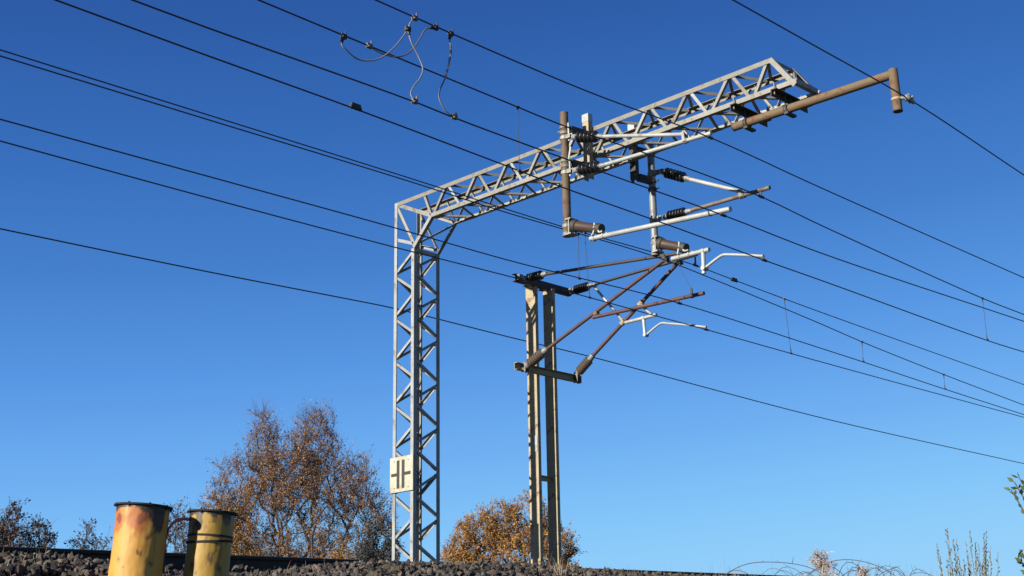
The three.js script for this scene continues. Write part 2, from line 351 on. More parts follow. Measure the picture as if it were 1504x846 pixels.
// ---------------------------------------------------------------- fittings shared by the cantilevers
function sheds(p, q, n, r, core, name, mat, parent) {   // ribbed insulator with metal end caps
  const prof = [[0, 0], [core * 1.2, 0], [core * 1.2, 0.06]];
  for (let i = 0; i < n; i++) { const a = 0.08 + 0.84 * i / n, w = 0.84 / n; prof.push([core, a], [r * 0.9, a + w * 0.22], [r, a + w * 0.42], [r * 0.94, a + w * 0.6], [core, a + w * 0.78]); }
  prof.push([core, 0.94], [core * 1.1, 0.95], [core * 1.1, 1], [0, 1]);
  const ins = part(name, lathe(prof, p, q, 18), mat, parent);
  const d = q.clone().sub(p).normalize();
  part('end_cap', rod(p.clone().addScaledVector(d, -0.07), p.clone().addScaledVector(d, 0.015), core * 1.15, core * 1.25, 12), M.greyTube, ins);
  part('end_cap', rod(q.clone().addScaledVector(d, -0.015), q.clone().addScaledVector(d, 0.09), core * 1.2, core * 0.9, 12), M.greyTube, ins);
  return ins;
}
function postInsulator(p, q, r, parent) {   // stout brown porcelain post with dark caps
  const d = q.clone().sub(p).normalize(), L = p.distanceTo(q);
  const ins = part('post_insulator', lathe([[0, 0.12], [r * 1.02, 0.12], [r * 0.97, 0.2], [r * 0.92, 0.35], [r * 0.9, 0.6], [r * 0.95, 0.8], [r * 1.0, 0.9], [0, 0.9]], p, q, 20), M.brownIns, parent);
  part('end_cap', rod(p, p.clone().addScaledVector(d, L * 0.14), r * 1.12, r * 1.12, 16), M.darkSteel, ins);
  part('end_cap', rod(p.clone().addScaledVector(d, L * 0.86), q, r * 1.05, r * 0.95, 16), M.darkSteel, ins);
  part('mounting_frame', [block(p.x - 0.035, p.x - 0.015, p.y - 0.13, p.y + 0.1, p.z - 0.085, p.z - 0.06), block(p.x - 0.035, p.x - 0.015, p.y - 0.13, p.y + 0.1, p.z + 0.06, p.z + 0.085), block(p.x - 0.1, p.x + 0.02, p.y - 0.155, p.y - 0.131, p.z - 0.09, p.z + 0.09), block(p.x - 0.1, p.x + 0.02, p.y + 0.101, p.y + 0.12, p.z - 0.09, p.z + 0.09)], M.galv[2], ins);
  return ins;
}
function collar(c, r, parent, lug = X, mat = M.galv[2]) {   // bolted clamp round an upright tube
  const s = V(-lug.z, 0, lug.x);
  return part('tube_clamp', [ring(c, Y, r + 0.012, 0.055), flat(c.clone().addScaledVector(lug, r), c.clone().addScaledVector(lug, r + 0.11), Y, 0.09, s, 0.014), flat(c.clone().addScaledVector(lug, r).addScaledVector(s, 0.04), c.clone().addScaledVector(lug, r + 0.09).addScaledVector(s, 0.04), Y, 0.07, s, 0.012),
    rod(c.clone().addScaledVector(lug, -r - 0.04).addScaledVector(s, -0.02), c.clone().addScaledVector(lug, -r).addScaledVector(s, -0.02), 0.014, 0.014, 8)], mat, parent);
}
function wireClip(top, wire, parent) {
  const d = V(0.05, 0, 0.02);
  return part('wire_clip', [flat(top, wire.clone().add(V(0, 0.01, 0)), X, 0.03, Z, 0.014), rod(wire.clone().add(V(0, 0, -0.06)), wire.clone().add(V(0, 0, 0.06)), 0.022, 0.022, 10), rod(wire.clone().add(d).add(V(-0.07, 0.05, 0)), wire.clone().add(V(-0.02, 0.05, 0)), 0.012, 0.012, 6)], M.darkSteel, parent);
}
function fork(ins, tubeAt, z, parent) {   // forked cradle from a post insulator down to its tube
  const g = [];
  for (const s of [-1, 1]) { const o = V(0, 0, s * 0.06), apex = ins.clone().add(V(-0.07, 0.1, 0)).add(o);
    g.push(tube([apex, apex.clone().add(V(-0.01, -0.07, 0)), apex.clone().add(V(-0.03, -0.15, 0)), tubeAt.clone().add(V(-0.1, 0.035, 0)).add(o)], 0.017, 14, 6),
      tube([apex.clone().add(V(0.0, -0.05, 0)), apex.clone().add(V(0.06, -0.1, 0)), apex.clone().add(V(0.085, -0.17, 0)), tubeAt.clone().add(V(0.13, 0.05, 0)).add(o)], 0.017, 14, 6)); }
  g.push(ring(tubeAt.clone().add(V(-0.1, 0, 0)), X, 0.05, 0.03), ring(tubeAt.clone().add(V(0.1, 0, 0)), X, 0.05, 0.03));
  return part('forked_cradle', g, M.alu, parent);
}

// ---------------------------------------------------------------- drop posts hung from the beam
const Z1 = -15.85, Z2 = -17.45, Z3 = -18.8, Z4 = -20.31;
{
  const x = -14.47, d = thing('drop_post', 'rusty brown round drop post clamped to the face of the lattice beam', 'drop post', V(x, 8.81, Z1));
  part('tube', rod(V(x, 8.81, Z1), V(x, 10.95, Z1), 0.068, 0.068, 22), M.rustPipe, d);
  part('tube_cap', rod(V(x, 8.79, Z1), V(x, 8.85, Z1), 0.078, 0.078, 18), M.galv[1], d);
  part('bracket_channel', sweep(cpoly(0.13, 0.1, 0.012), V(-14.38, 9.86, ZF + 0.115), V(-14.38, 10.88, ZF + 0.115), X, nZ), M.post, d);
  part('post_cap', block(-14.45, -14.31, 10.882, 11.02, ZF + 0.01, ZF + 0.12), M.alu, d);
    for (const y of [10.63, 10.04]) {
    part('bracket_arm', [flat(V(-14.44, y, Z1 - 0.05), V(-14.4, y, ZF + 0.13), Y, 0.13, X, 0.09)], M.darkSteel, d);
    part('tube_clamp', [ring(V(x, y + 0.05, Z1), Y, 0.08, 0.045), ring(V(x, y - 0.05, Z1), Y, 0.08, 0.045), rod(V(x - 0.13, y, Z1 + 0.02), V(x - 0.06, y, Z1 + 0.02), 0.014, 0.014, 8), block(x - 0.02, x + 0.1, y - 0.06, y + 0.06, Z1 - 0.09, Z1 - 0.07)], M.galv[1], d);
  }
  part('stay_strap', [flat(V(x + 0.09, 10.74, Z1), V(x + 0.1, 10.42, Z1), X, 0.03, Z, 0.012), flat(V(x + 0.13, 10.3, Z1), V(x + 0.07, 10.06, Z1), X, 0.035, Z, 0.012), flat(V(x + 0.1, 10.08, Z1), V(x + 0.1, 9.8, Z1), X, 0.03, Z, 0.012)], M.alu, d);
}
{
  const x = -13.965, d = thing('drop_post', 'slim grey round drop post hung behind the lattice beam', 'drop post', V(x, 8.71, Z2));
  part('tube', rod(V(x, 8.71, Z2), V(x, 10.72, Z2), 0.06, 0.06, 22), M.greyTube, d);
  part('tube_cap', rod(V(x, 8.69, Z2), V(x, 8.74, Z2), 0.068, 0.068, 18), M.galv[1], d);
  part('bracket_channel', sweep(cpoly(0.12, 0.09, 0.012), V(-14.03, 9.93, ZB - 0.012), V(-14.03, 10.85, ZB - 0.012), X, nZ), M.darkSteel, d);
  part('post_cap', block(-14.1, -13.96, 10.852, 10.96, ZB - 0.11, ZB - 0.01), M.alu, d);
  part('bracket_arm', flat(V(-14.03, 10.0, ZB - 0.104), V(-13.99, 10.0, Z2 + 0.05), Y, 0.12, X, 0.08), M.darkSteel, d);
  part('bracket_arm', flat(V(-14.03, 10.5, ZB - 0.104), V(-13.99, 10.5, Z2 + 0.05), Y, 0.1, X, 0.07), M.darkSteel, d);
  for (const y of [10.5, 10.0, 9.86]) part('tube_clamp', [ring(V(x, y, Z2), Y, 0.075, 0.045), rod(V(x - 0.02, y, Z2 - 0.02), V(x + 0.13, y, Z2 - 0.02), 0.014, 0.014, 8)], M.darkSteel, d);
}

// ---------------------------------------------------------------- cantilevers over the nearer wires
{
  const z = Z1, px = -14.47, c = thing('cantilever', 'white tube cantilever with black insulators carried by the rusty brown drop post', 'cantilever', V(px, 8.81, z), 'cantilevers on the drop posts');
  collar(V(px, 10.49, z), 0.068, c); collar(V(px, 9.88, z), 0.068, c); collar(V(px, 8.96, z), 0.068, c, X, M.galv[0]);
  sheds(V(-14.22, 10.44, z), V(-13.72, 10.295, z), 5, 0.098, 0.042, 'insulator', M.blackIns, c);
  sheds(V(-14.2, 9.86, z), V(-13.7, 9.785, z), 5, 0.098, 0.042, 'insulator', M.blackIns, c);
  part('tie_tube', rod(V(-13.72, 10.295, z), V(-12.02, 9.81, z), 0.03, 0.03, 16), M.alu, c);
  part('bracket_tube', rod(V(-13.7, 9.785, z), V(-11.52, 9.675, z), 0.033, 0.033, 16), M.alu, c);
  part('tube_joint', [flat(V(-12.02, 9.84, z + 0.04), V(-12.0, 9.68, z + 0.04), X, 0.05, Z, 0.014), flat(V(-12.02, 9.84, z - 0.05), V(-12.0, 9.68, z - 0.05), X, 0.05, Z, 0.014), ring(V(-12.0, 9.7, z), X, 0.045, 0.07)], M.galv[2], c);
  wireClip(V(-11.56, 9.72, z), V(-11.55, 9.615, z), c);
  postInsulator(V(-14.34, 8.94, z), V(-13.74, 8.73, z), 0.088, c);
  fork(V(-13.76, 8.74, z), V(-13.8, 8.615, z), z, c);
  part('registration_tube', rod(V(-13.98, 8.628, z), V(-11.26, 8.41, z), 0.04, 0.04, 18), M.alu, c);
  part('tube_ring', [ring(V(-11.62, 8.438, z), X, 0.046, 0.02)], M.galv[1], c);
  wireClip(V(-11.44, 8.43, z), V(-11.4, 8.352, z), c);
}
{
  const z = Z2, px = -13.965, c = thing('cantilever', 'grey and white tube cantilever with bent steady arm carried by the slim grey drop post', 'cantilever', V(px, 8.71, z), 'cantilevers on the drop posts');
  collar(V(px, 10.13, z), 0.06, c); collar(V(px, 9.31, z), 0.06, c); collar(V(px, 8.9, z), 0.06, c, X, M.galv[0]);
  sheds(V(-13.7, 10.1, z), V(-13.24, 9.86, z), 6, 0.092, 0.042, 'insulator', M.blackIns, c);
  sheds(V(-13.68, 9.305, z), V(-13.26, 9.28, z), 6, 0.088, 0.04, 'insulator', M.blackIns, c);
  part('tie_tube', rod(V(-13.2, 9.835, z), V(-12.17, 9.33, z), 0.034, 0.034, 16), M.alu, c);
  part('bracket_tube', rod(V(-13.2, 9.28, z), V(-11.63, 9.25, z), 0.034, 0.034, 16), M.greyBrownTube, c);
  part('tube_joint', [flat(V(-12.18, 9.36, z + 0.04), V(-12.15, 9.23, z + 0.04), X, 0.06, Z, 0.014), flat(V(-12.18, 9.36, z - 0.05), V(-12.15, 9.23, z - 0.05), X, 0.06, Z, 0.014), ring(V(-12.15, 9.256, z), X, 0.046, 0.09)], M.galv[1], c);
  wireClip(V(-11.8, 9.24, z), V(-11.8, 9.142, z), c);
  postInsulator(V(-13.87, 8.88, z), V(-13.32, 8.66, z), 0.086, c);
  fork(V(-13.34, 8.68, z), V(-13.36, 8.545, z), z, c);
  part('registration_tube', rod(V(-13.62, 8.55, z), V(-12.86, 8.53, z), 0.038, 0.038, 18), M.alu, c);
  part('drop_bracket', [rod(V(-12.98, 8.53, z + 0.005), V(-12.99, 8.15, z + 0.005), 0.036, 0.036, 16), ring(V(-12.98, 8.53, z), X, 0.048, 0.06)], M.alu, c);
  part('steady_arm', [tube([V(-12.95, 8.25, z), V(-12.7, 8.35, z), V(-12.6, 8.375, z), V(-12.45, 8.345, z), V(-12.1, 8.25, z), V(-11.84, 8.175, z)], 0.024, 40, 10), rod(V(-12.97, 8.24, z - 0.05), V(-12.97, 8.24, z + 0.06), 0.04, 0.04, 12)], M.alu, c);
  part('wire_clip', [rod(V(-11.83, 8.17, z), V(-11.83, 8.107, z), 0.014, 0.014, 8), rod(V(-11.83, 8.107, z - 0.06), V(-11.83, 8.107, z + 0.06), 0.021, 0.021, 10)], M.darkSteel, c);
}

// ---------------------------------------------------------------- twin post mast and its two cantilevers
const TPX = -18.52;
{
  const t = thing('twin_post_mast', 'pair of weathered channel posts joined by two dark cross members', 'mast', V(TPX - 0.1, 2.4, -19.4));
  for (const [x, z] of [[TPX - 0.1, -19.25], [TPX - 0.03, -19.675]]) part('channel_post', sweep(cpoly(0.255, 0.08, 0.012), V(x, 2.4, z), V(x, 9.56, z), X, nZ), M.post, t);
  part('cross_member', [sweep(cpoly(0.15, 0.09, 0.012), V(TPX + 0.03, 9.6, -18.7), V(TPX + 0.03, 9.6, -20.32), Y, nX)], M.darkSteel, t);
  part('cross_member', [sweep(cpoly(0.14, 0.08, 0.01), V(TPX + 0.1, 7.77, -18.56), V(TPX + 0.1, 7.77, -20.34), Y, X)], M.post, t);
  part('cap_plate', [block(TPX - 0.24, TPX - 0.065, 9.562, 9.574, -19.35, -19.19), block(TPX - 0.24, TPX - 0.065, 9.562, 9.574, -19.81, -19.61)], M.darkSteel, t);
  for (const y of [5.72, 3.92]) part('batten', sweep(cpoly(0.1, 0.06, 0.01), V(TPX - 0.06, y, -19.335), V(TPX - 0.06, y, -19.673), Y, X), M.post, t);
  part('number_plate', block(TPX - 0.07, TPX + 0.012, 6.22, 6.53, -19.247, -19.238), M.alu, t);
  for (const z of [-18.8, -20.28]) { part('hinge_bracket', block(TPX + 0.032, TPX + 0.1, 9.55, 9.66, z - 0.05, z + 0.05), M.galv[1], t); part('hinge_bracket', [block(TPX + 0.115, TPX + 0.22, 7.68, 7.86, z - 0.06, z - 0.04), block(TPX + 0.115, TPX + 0.22, 7.68, 7.86, z + 0.04, z + 0.06)], M.galv[1], t); }
}
{
  const z = Z3, c = thing('cantilever', 'reddish tube cantilever with long level tube, on the cross member end beside the lattice mast', 'cantilever', V(TPX, 7.77, z), 'cantilevers on the twin post mast');
  sheds(V(-18.27, 9.53, z), V(-17.82, 9.52, z), 6, 0.095, 0.045, 'insulator', M.blackIns, c);
  part('hinge_link', rod(V(TPX + 0.08, 9.58, z), V(-18.28, 9.53, z), 0.03, 0.03, 10), M.darkSteel, c);
  part('tie_tube', rod(V(-17.8, 9.515, z), V(-14.55, 9.16, z), 0.03, 0.03, 14), M.darkTube, c);
  sheds(V(-18.28, 7.81, z), V(-17.84, 8.0, z), 7, 0.1, 0.055, 'insulator', M.dullIns, c);
  part('strut_tube', rod(V(-17.84, 8.0, z), V(-14.78, 9.135, z), 0.034, 0.034, 14), M.redTube, c);
  part('tube_joint', [flat(V(-14.86, 9.22, z + 0.045), V(-14.78, 9.06, z + 0.045), X, 0.07, Z, 0.014), flat(V(-14.86, 9.22, z - 0.055), V(-14.78, 9.06, z - 0.055), X, 0.07, Z, 0.014), rod(V(-14.8, 9.13, z - 0.07), V(-14.8, 9.13, z + 0.07), 0.02, 0.02, 8)], M.darkSteel, c);
  part('hinge_link', rod(V(TPX + 0.13, 7.77, z), V(-18.28, 7.81, z), 0.028, 0.028, 10), M.galv[1], c);
  wireClip(V(-14.6, 9.15, z), V(-14.6, 8.985, z), c);
  part('registration_tube', rod(V(-16.58, 8.405, z), V(-14.02, 8.315, z), 0.034, 0.034, 16), M.redTube, c);
  part('tube_joint', [ring(V(-16.5, 8.47, z), V(0.936, 0.352, 0), 0.05, 0.08), flat(V(-16.5, 8.5, z), V(-16.54, 8.38, z), X, 0.06, Z, 0.02)], M.greyBrownTube, c);
  part('stay_clip', [flat(V(-14.28, 8.3, z), V(-14.28, 8.46, z), X, 0.04, Z, 0.02), ring(V(-14.28, 8.324, z), X, 0.044, 0.05)], M.darkSteel, c);
  part('stay_wire', rod(V(-14.28, 8.44, z), V(-14.62, 9.1, z), 0.004, 0.004, 5), M.wire, c);
  wireClip(V(-14.57, 8.37, z), V(-14.57, 8.252, z), c);
}
{
  const z = Z4, c = thing('cantilever', 'reddish strut cantilever with knee tube and pale bent steady arm, on the twin posts', 'cantilever', V(TPX, 7.77, z), 'cantilevers on the twin post mast');
  sheds(V(-18.4, 9.62, z), V(-17.98, 9.625, z), 7, 0.095, 0.045, 'insulator', M.blackIns, c);
  part('hinge_link', rod(V(TPX + 0.05, 9.62, z), V(-18.4, 9.62, z), 0.03, 0.03, 10), M.galv[1], c);
  part('tie_tube', rod(V(-17.95, 9.625, z), V(-15.26, 9.635, z), 0.03, 0.03, 14), M.darkTube, c);
  sheds(V(-18.36, 7.9, z), V(-18.02, 8.13, z), 7, 0.1, 0.055, 'insulator', M.dullIns, c);
  part('hinge_link', rod(V(TPX + 0.13, 7.79, z), V(-18.36, 7.9, z), 0.028, 0.028, 10), M.galv[1], c);
  part('strut_tube', rod(V(-18.02, 8.13, z), V(-15.68, 9.6, z), 0.036, 0.036, 14), M.redTube, c);
  part('tube_joint', [flat(V(-15.72, 9.68, z + 0.045), V(-15.66, 9.54, z + 0.045), X, 0.08, Z, 0.014), flat(V(-15.72, 9.68, z - 0.055), V(-15.66, 9.54, z - 0.055), X, 0.08, Z, 0.014)], M.galv[0], c);
  part('knee_tube', [rod(V(-17.84, 9.56, z), V(-17.2, 8.8, z), 0.026, 0.026, 12), ring(V(-17.84, 9.61, z), X, 0.045, 0.07)], M.alu, c);
  part('tube_joint', [ring(V(-17.14, 8.69, z), V(0.85, 0.53, 0), 0.055, 0.09), flat(V(-17.2, 8.8, z), V(-17.08, 8.66, z), X, 0.06, Z, 0.02)], M.post, c);
  part('registration_tube', rod(V(-17.08, 8.675, z), V(-16.3, 8.675, z), 0.034, 0.034, 16), M.alu, c);
  part('link_tube', rod(V(-16.66, 8.95, z), V(-16.42, 8.7, z), 0.03, 0.03, 12), M.alu, c);
  part('tube_joint', ring(V(-16.67, 8.98, z), V(0.85, 0.53, 0), 0.055, 0.1), M.post, c);
  part('drop_bracket', [rod(V(-16.62, 8.67, z), V(-16.6, 8.31, z), 0.032, 0.032, 14), ring(V(-16.62, 8.675, z), X, 0.045, 0.06)], M.alu, c);
  part('steady_arm', [tube([V(-16.57, 8.33, z), V(-16.28, 8.46, z), V(-16.18, 8.485, z), V(-16.0, 8.44, z), V(-15.53, 8.315, z), V(-15.14, 8.2, z)], 0.022, 40, 10), rod(V(-16.58, 8.33, z - 0.05), V(-16.58, 8.33, z + 0.05), 0.036, 0.036, 12)], M.alu, c);
  part('wire_clip', [rod(V(-15.15, 8.2, z), V(-15.15, 8.155, z), 0.013, 0.013, 8), rod(V(-15.15, 8.155, z - 0.06), V(-15.15, 8.155, z + 0.06), 0.021, 0.021, 10)], M.darkSteel, c);
  wireClip(V(-15.3, 9.63, z), V(-15.3, 9.43, z), c);
}

// ---------------------------------------------------------------- feeder pipe under the end of the beam
{
  const z = -16.66, p = thing('feeder_pipe_arm', 'rusty brown pipe slung under the beam tip, turned down at its free end', 'pipe arm', V(-11.67, 10.05, z));
  part('pipe', rod(V(-11.67, 10.055, z), V(-8.92, 10.0, z), 0.066, 0.066, 24), M.rustPipe2, p);
  part('drop_pipe', rod(V(-8.92, 10.068, z), V(-8.905, 9.43, z), 0.066, 0.066, 24), M.rustPipe2, p);
  part('end_disc', [rod(V(-11.68, 10.055, z), V(-11.66, 10.055, z), 0.069, 0.069, 20), rod(V(-8.905, 9.425, z), V(-8.905, 9.44, z), 0.069, 0.069, 20)], M.darkSteel, p);
  for (const x of [-11.46, -10.72]) {
    part('cross_angle', lbar(V(x, YL - 0.012, ZF + 0.1), V(x, YL - 0.012, ZB - 0.22), nY, X, 0.1, 0.012), M.darkSteel, p);
    part('u_bolt', [tube([V(x + 0.05, YL - 0.02, z - 0.075), V(x + 0.05, 10.04, z - 0.078), V(x + 0.05, 9.985, z - 0.05), V(x + 0.05, 9.965, z), V(x + 0.05, 9.985, z + 0.05), V(x + 0.05, 10.04, z + 0.078), V(x + 0.05, YL - 0.02, z + 0.075)], 0.015, 30, 6)], M.darkSteel, p);
    part('hook_bolt', [rod(V(x + 0.03, YL - 0.08, ZF + 0.04), V(x + 0.03, YL + 0.11, ZF + 0.04), 0.011, 0.011, 8), rod(V(x + 0.03, YL - 0.08, ZB - 0.04), V(x + 0.03, YL + 0.11, ZB - 0.04), 0.011, 0.011, 8)], M.galv[0], p);
    part('saddle_plate', block(x + 0.02, x + 0.09, 9.93, 9.965, z - 0.14, z + 0.09), M.darkSteel, p);
    part('pipe_band', ring(V(x - 0.0, 10.055 + (x + 11.67) * -0.02, z), X, 0.0705, 0.03, 24), M.darkSteel, p);
  }
  part('pipe_collar', [ring(V(-8.908, 9.61, z), Y, 0.075, 0.035)], M.post, p);
  part('clamp_stem', [rod(V(-8.85, 9.61, z), V(-8.78, 9.6, z - 0.03), 0.026, 0.026, 12), lathe([[0, 0], [0.04, 0], [0.055, 0.3], [0.04, 0.6], [0.05, 0.8], [0, 1]], V(-8.8, 9.62, z - 0.03), V(-8.74, 9.585, z - 0.1), 14)], M.greyTube, p);
  part('wire_clamp', [rod(V(-8.77, 9.6, z - 0.05), V(-8.77, 9.585, z - 0.22), 0.03, 0.03, 12), block(-8.8, -8.74, 9.56, 9.64, z - 0.17, z - 0.13), rod(V(-8.77, 9.63, z - 0.2), V(-8.77, 9.68, z - 0.2), 0.014, 0.014, 8), rod(V(-8.77, 9.63, z - 0.1), V(-8.77, 9.68, z - 0.1), 0.014, 0.014, 8)], M.galv[2], p);
}

// ---------------------------------------------------------------- overhead wires, droppers, jumpers
const LINE = {W1: [[-8.77, 9.642, -12.672], [-8.77, 9.626, -14.463], [-8.77, 9.597, -16.77], [-8.77, 9.36, -20.185]], W2: [[-11.55, 9.54, -9.433], [-11.55, 9.522, -10.659], [-11.55, 9.519, -13.095], [-11.55, 9.615, -15.856], [-11.55, 9.567, -18.767], [-11.55, 9.492, -25.98]], W3: [[-11.8, 9.103, -7.972], [-11.8, 9.081, -9.165], [-11.8, 9.04, -12.03], [-11.8, 9.03, -12.886], [-11.8, 9.111, -14.886], [-11.8, 9.142, -17.448], [-11.8, 9.059, -19.079], [-11.8, 8.863, -24.61], [-11.8, 8.855, -26.332]], W4: [[-11.4, 8.31, -6.228], [-11.4, 8.308, -7.051], [-11.4, 8.337, -9.922], [-11.4, 8.321, -10.571], [-11.4, 8.321, -12.406], [-11.4, 8.352, -15.852], [-11.4, 8.326, -18.365], [-11.4, 8.466, -25.403]], W5: [[-11.83, 8.262, -5.64], [-11.83, 8.241, -7.335], [-11.83, 8.227, -9.379], [-11.83, 8.178, -11.757], [-11.83, 8.15, -12.884], [-11.83, 8.136, -15.395], [-11.83, 8.107, -17.445], [-11.83, 8.1, -18.991], [-11.83, 8.047, -24.668], [-11.83, 8.069, -26.191]], W6: [[-15.3, 9.306, -6.639], [-15.3, 9.323, -9.533], [-15.3, 9.344, -13.185], [-15.3, 9.342, -15.238], [-15.3, 9.358, -17.048], [-15.3, 9.409, -18.684], [-15.3, 9.43, -20.187], [-15.3, 9.395, -21.261], [-15.3, 9.292, -24.461], [-15.3, 9.082, -33.644]], W7: [[-14.6, 8.878, -6.342], [-14.6, 8.904, -9.1], [-14.6, 8.937, -12.582], [-14.6, 8.932, -14.539], [-14.6, 8.967, -16.266], [-14.6, 8.995, -17.825], [-14.6, 8.982, -18.658], [-14.6, 8.902, -20.131], [-14.6, 8.696, -23.308], [-14.6, 8.579, -24.84], [-14.6, 8.395, -28.159], [-14.6, 8.222, -31.97]], W8: [[-14.57, 8.092, -6.4], [-14.57, 8.117, -9.123], [-14.57, 8.142, -12.052], [-14.57, 8.146, -14.746], [-14.57, 8.188, -16.2], [-14.57, 8.252, -18.716], [-14.57, 8.172, -23.189], [-14.57, 8.139, -24.72], [-14.57, 8.05, -28.033], [-14.57, 7.969, -31.842]], W9: [[-15.15, 8.079, -6.679], [-15.15, 8.077, -9.503], [-15.15, 8.097, -12.536], [-15.15, 8.138, -15.311], [-15.15, 8.153, -17.105], [-15.15, 8.152, -18.798], [-15.15, 8.155, -20.314], [-15.15, 8.142, -24.072], [-15.15, 8.152, -33.092]], W10: [[-20.4, 8.875, -9.127], [-20.4, 8.954, -12.87], [-20.4, 9.055, -16.054], [-20.4, 9.085, -17.158], [-20.4, 9.046, -20.668], [-20.4, 9.036, -22.831], [-20.4, 8.831, -32.193], [-20.4, 8.832, -44.146]], J1: [[-11.8, 9.068, -9.162], [-11.775, 8.942, -9.117], [-11.75, 8.874, -9.172], [-11.725, 8.804, -9.312], [-11.7, 8.816, -9.451], [-11.675, 8.896, -9.614], [-11.65, 9.033, -9.756], [-11.625, 9.232, -9.899], [-11.6, 9.37, -9.973], [-11.575, 9.446, -9.987], [-11.55, 9.52, -10.037]], J2: [[-11.55, 9.51, -10.371], [-11.581, 9.459, -10.249], [-11.613, 9.323, -10.179], [-11.644, 9.189, -10.109], [-11.675, 9.078, -10.015], [-11.706, 9.009, -9.875], [-11.738, 9.005, -9.759], [-11.769, 9.028, -9.643], [-11.8, 9.076, -9.547]], J3: [[-11.58, 9.356, -9.955], [-11.554, 9.195, -9.982], [-11.529, 9.018, -10.082], [-11.503, 8.865, -10.128], [-11.477, 8.716, -10.062], [-11.451, 8.548, -9.933], [-11.426, 8.425, -9.876], [-11.4, 8.346, -9.913]], J4: [[-11.55, 9.515, -10.623], [-11.533, 9.435, -10.59], [-11.517, 9.287, -10.597], [-11.5, 9.037, -10.537], [-11.483, 8.824, -10.459], [-11.467, 8.65, -10.369], [-11.45, 8.537, -10.342], [-11.433, 8.41, -10.4], [-11.417, 8.357, -10.471], [-11.4, 8.333, -10.542]], drop: [[[-11.8, 9.04, -12.03], [-11.8, 8.153, -12.046]], [[-11.8, 8.863, -24.61], [-11.8, 8.045, -24.609]], [[-14.6, 8.965, -16.258], [-14.6, 8.191, -16.241]], [[-15.25, 9.344, -17.149], [-15.25, 8.197, -17.218]], [[-15.25, 9.302, -23.112], [-15.25, 8.191, -23.211]], [[-14.6, 8.579, -24.84], [-14.6, 8.161, -24.824]], [[-14.6, 8.395, -28.159], [-14.6, 8.072, -28.152]]]};
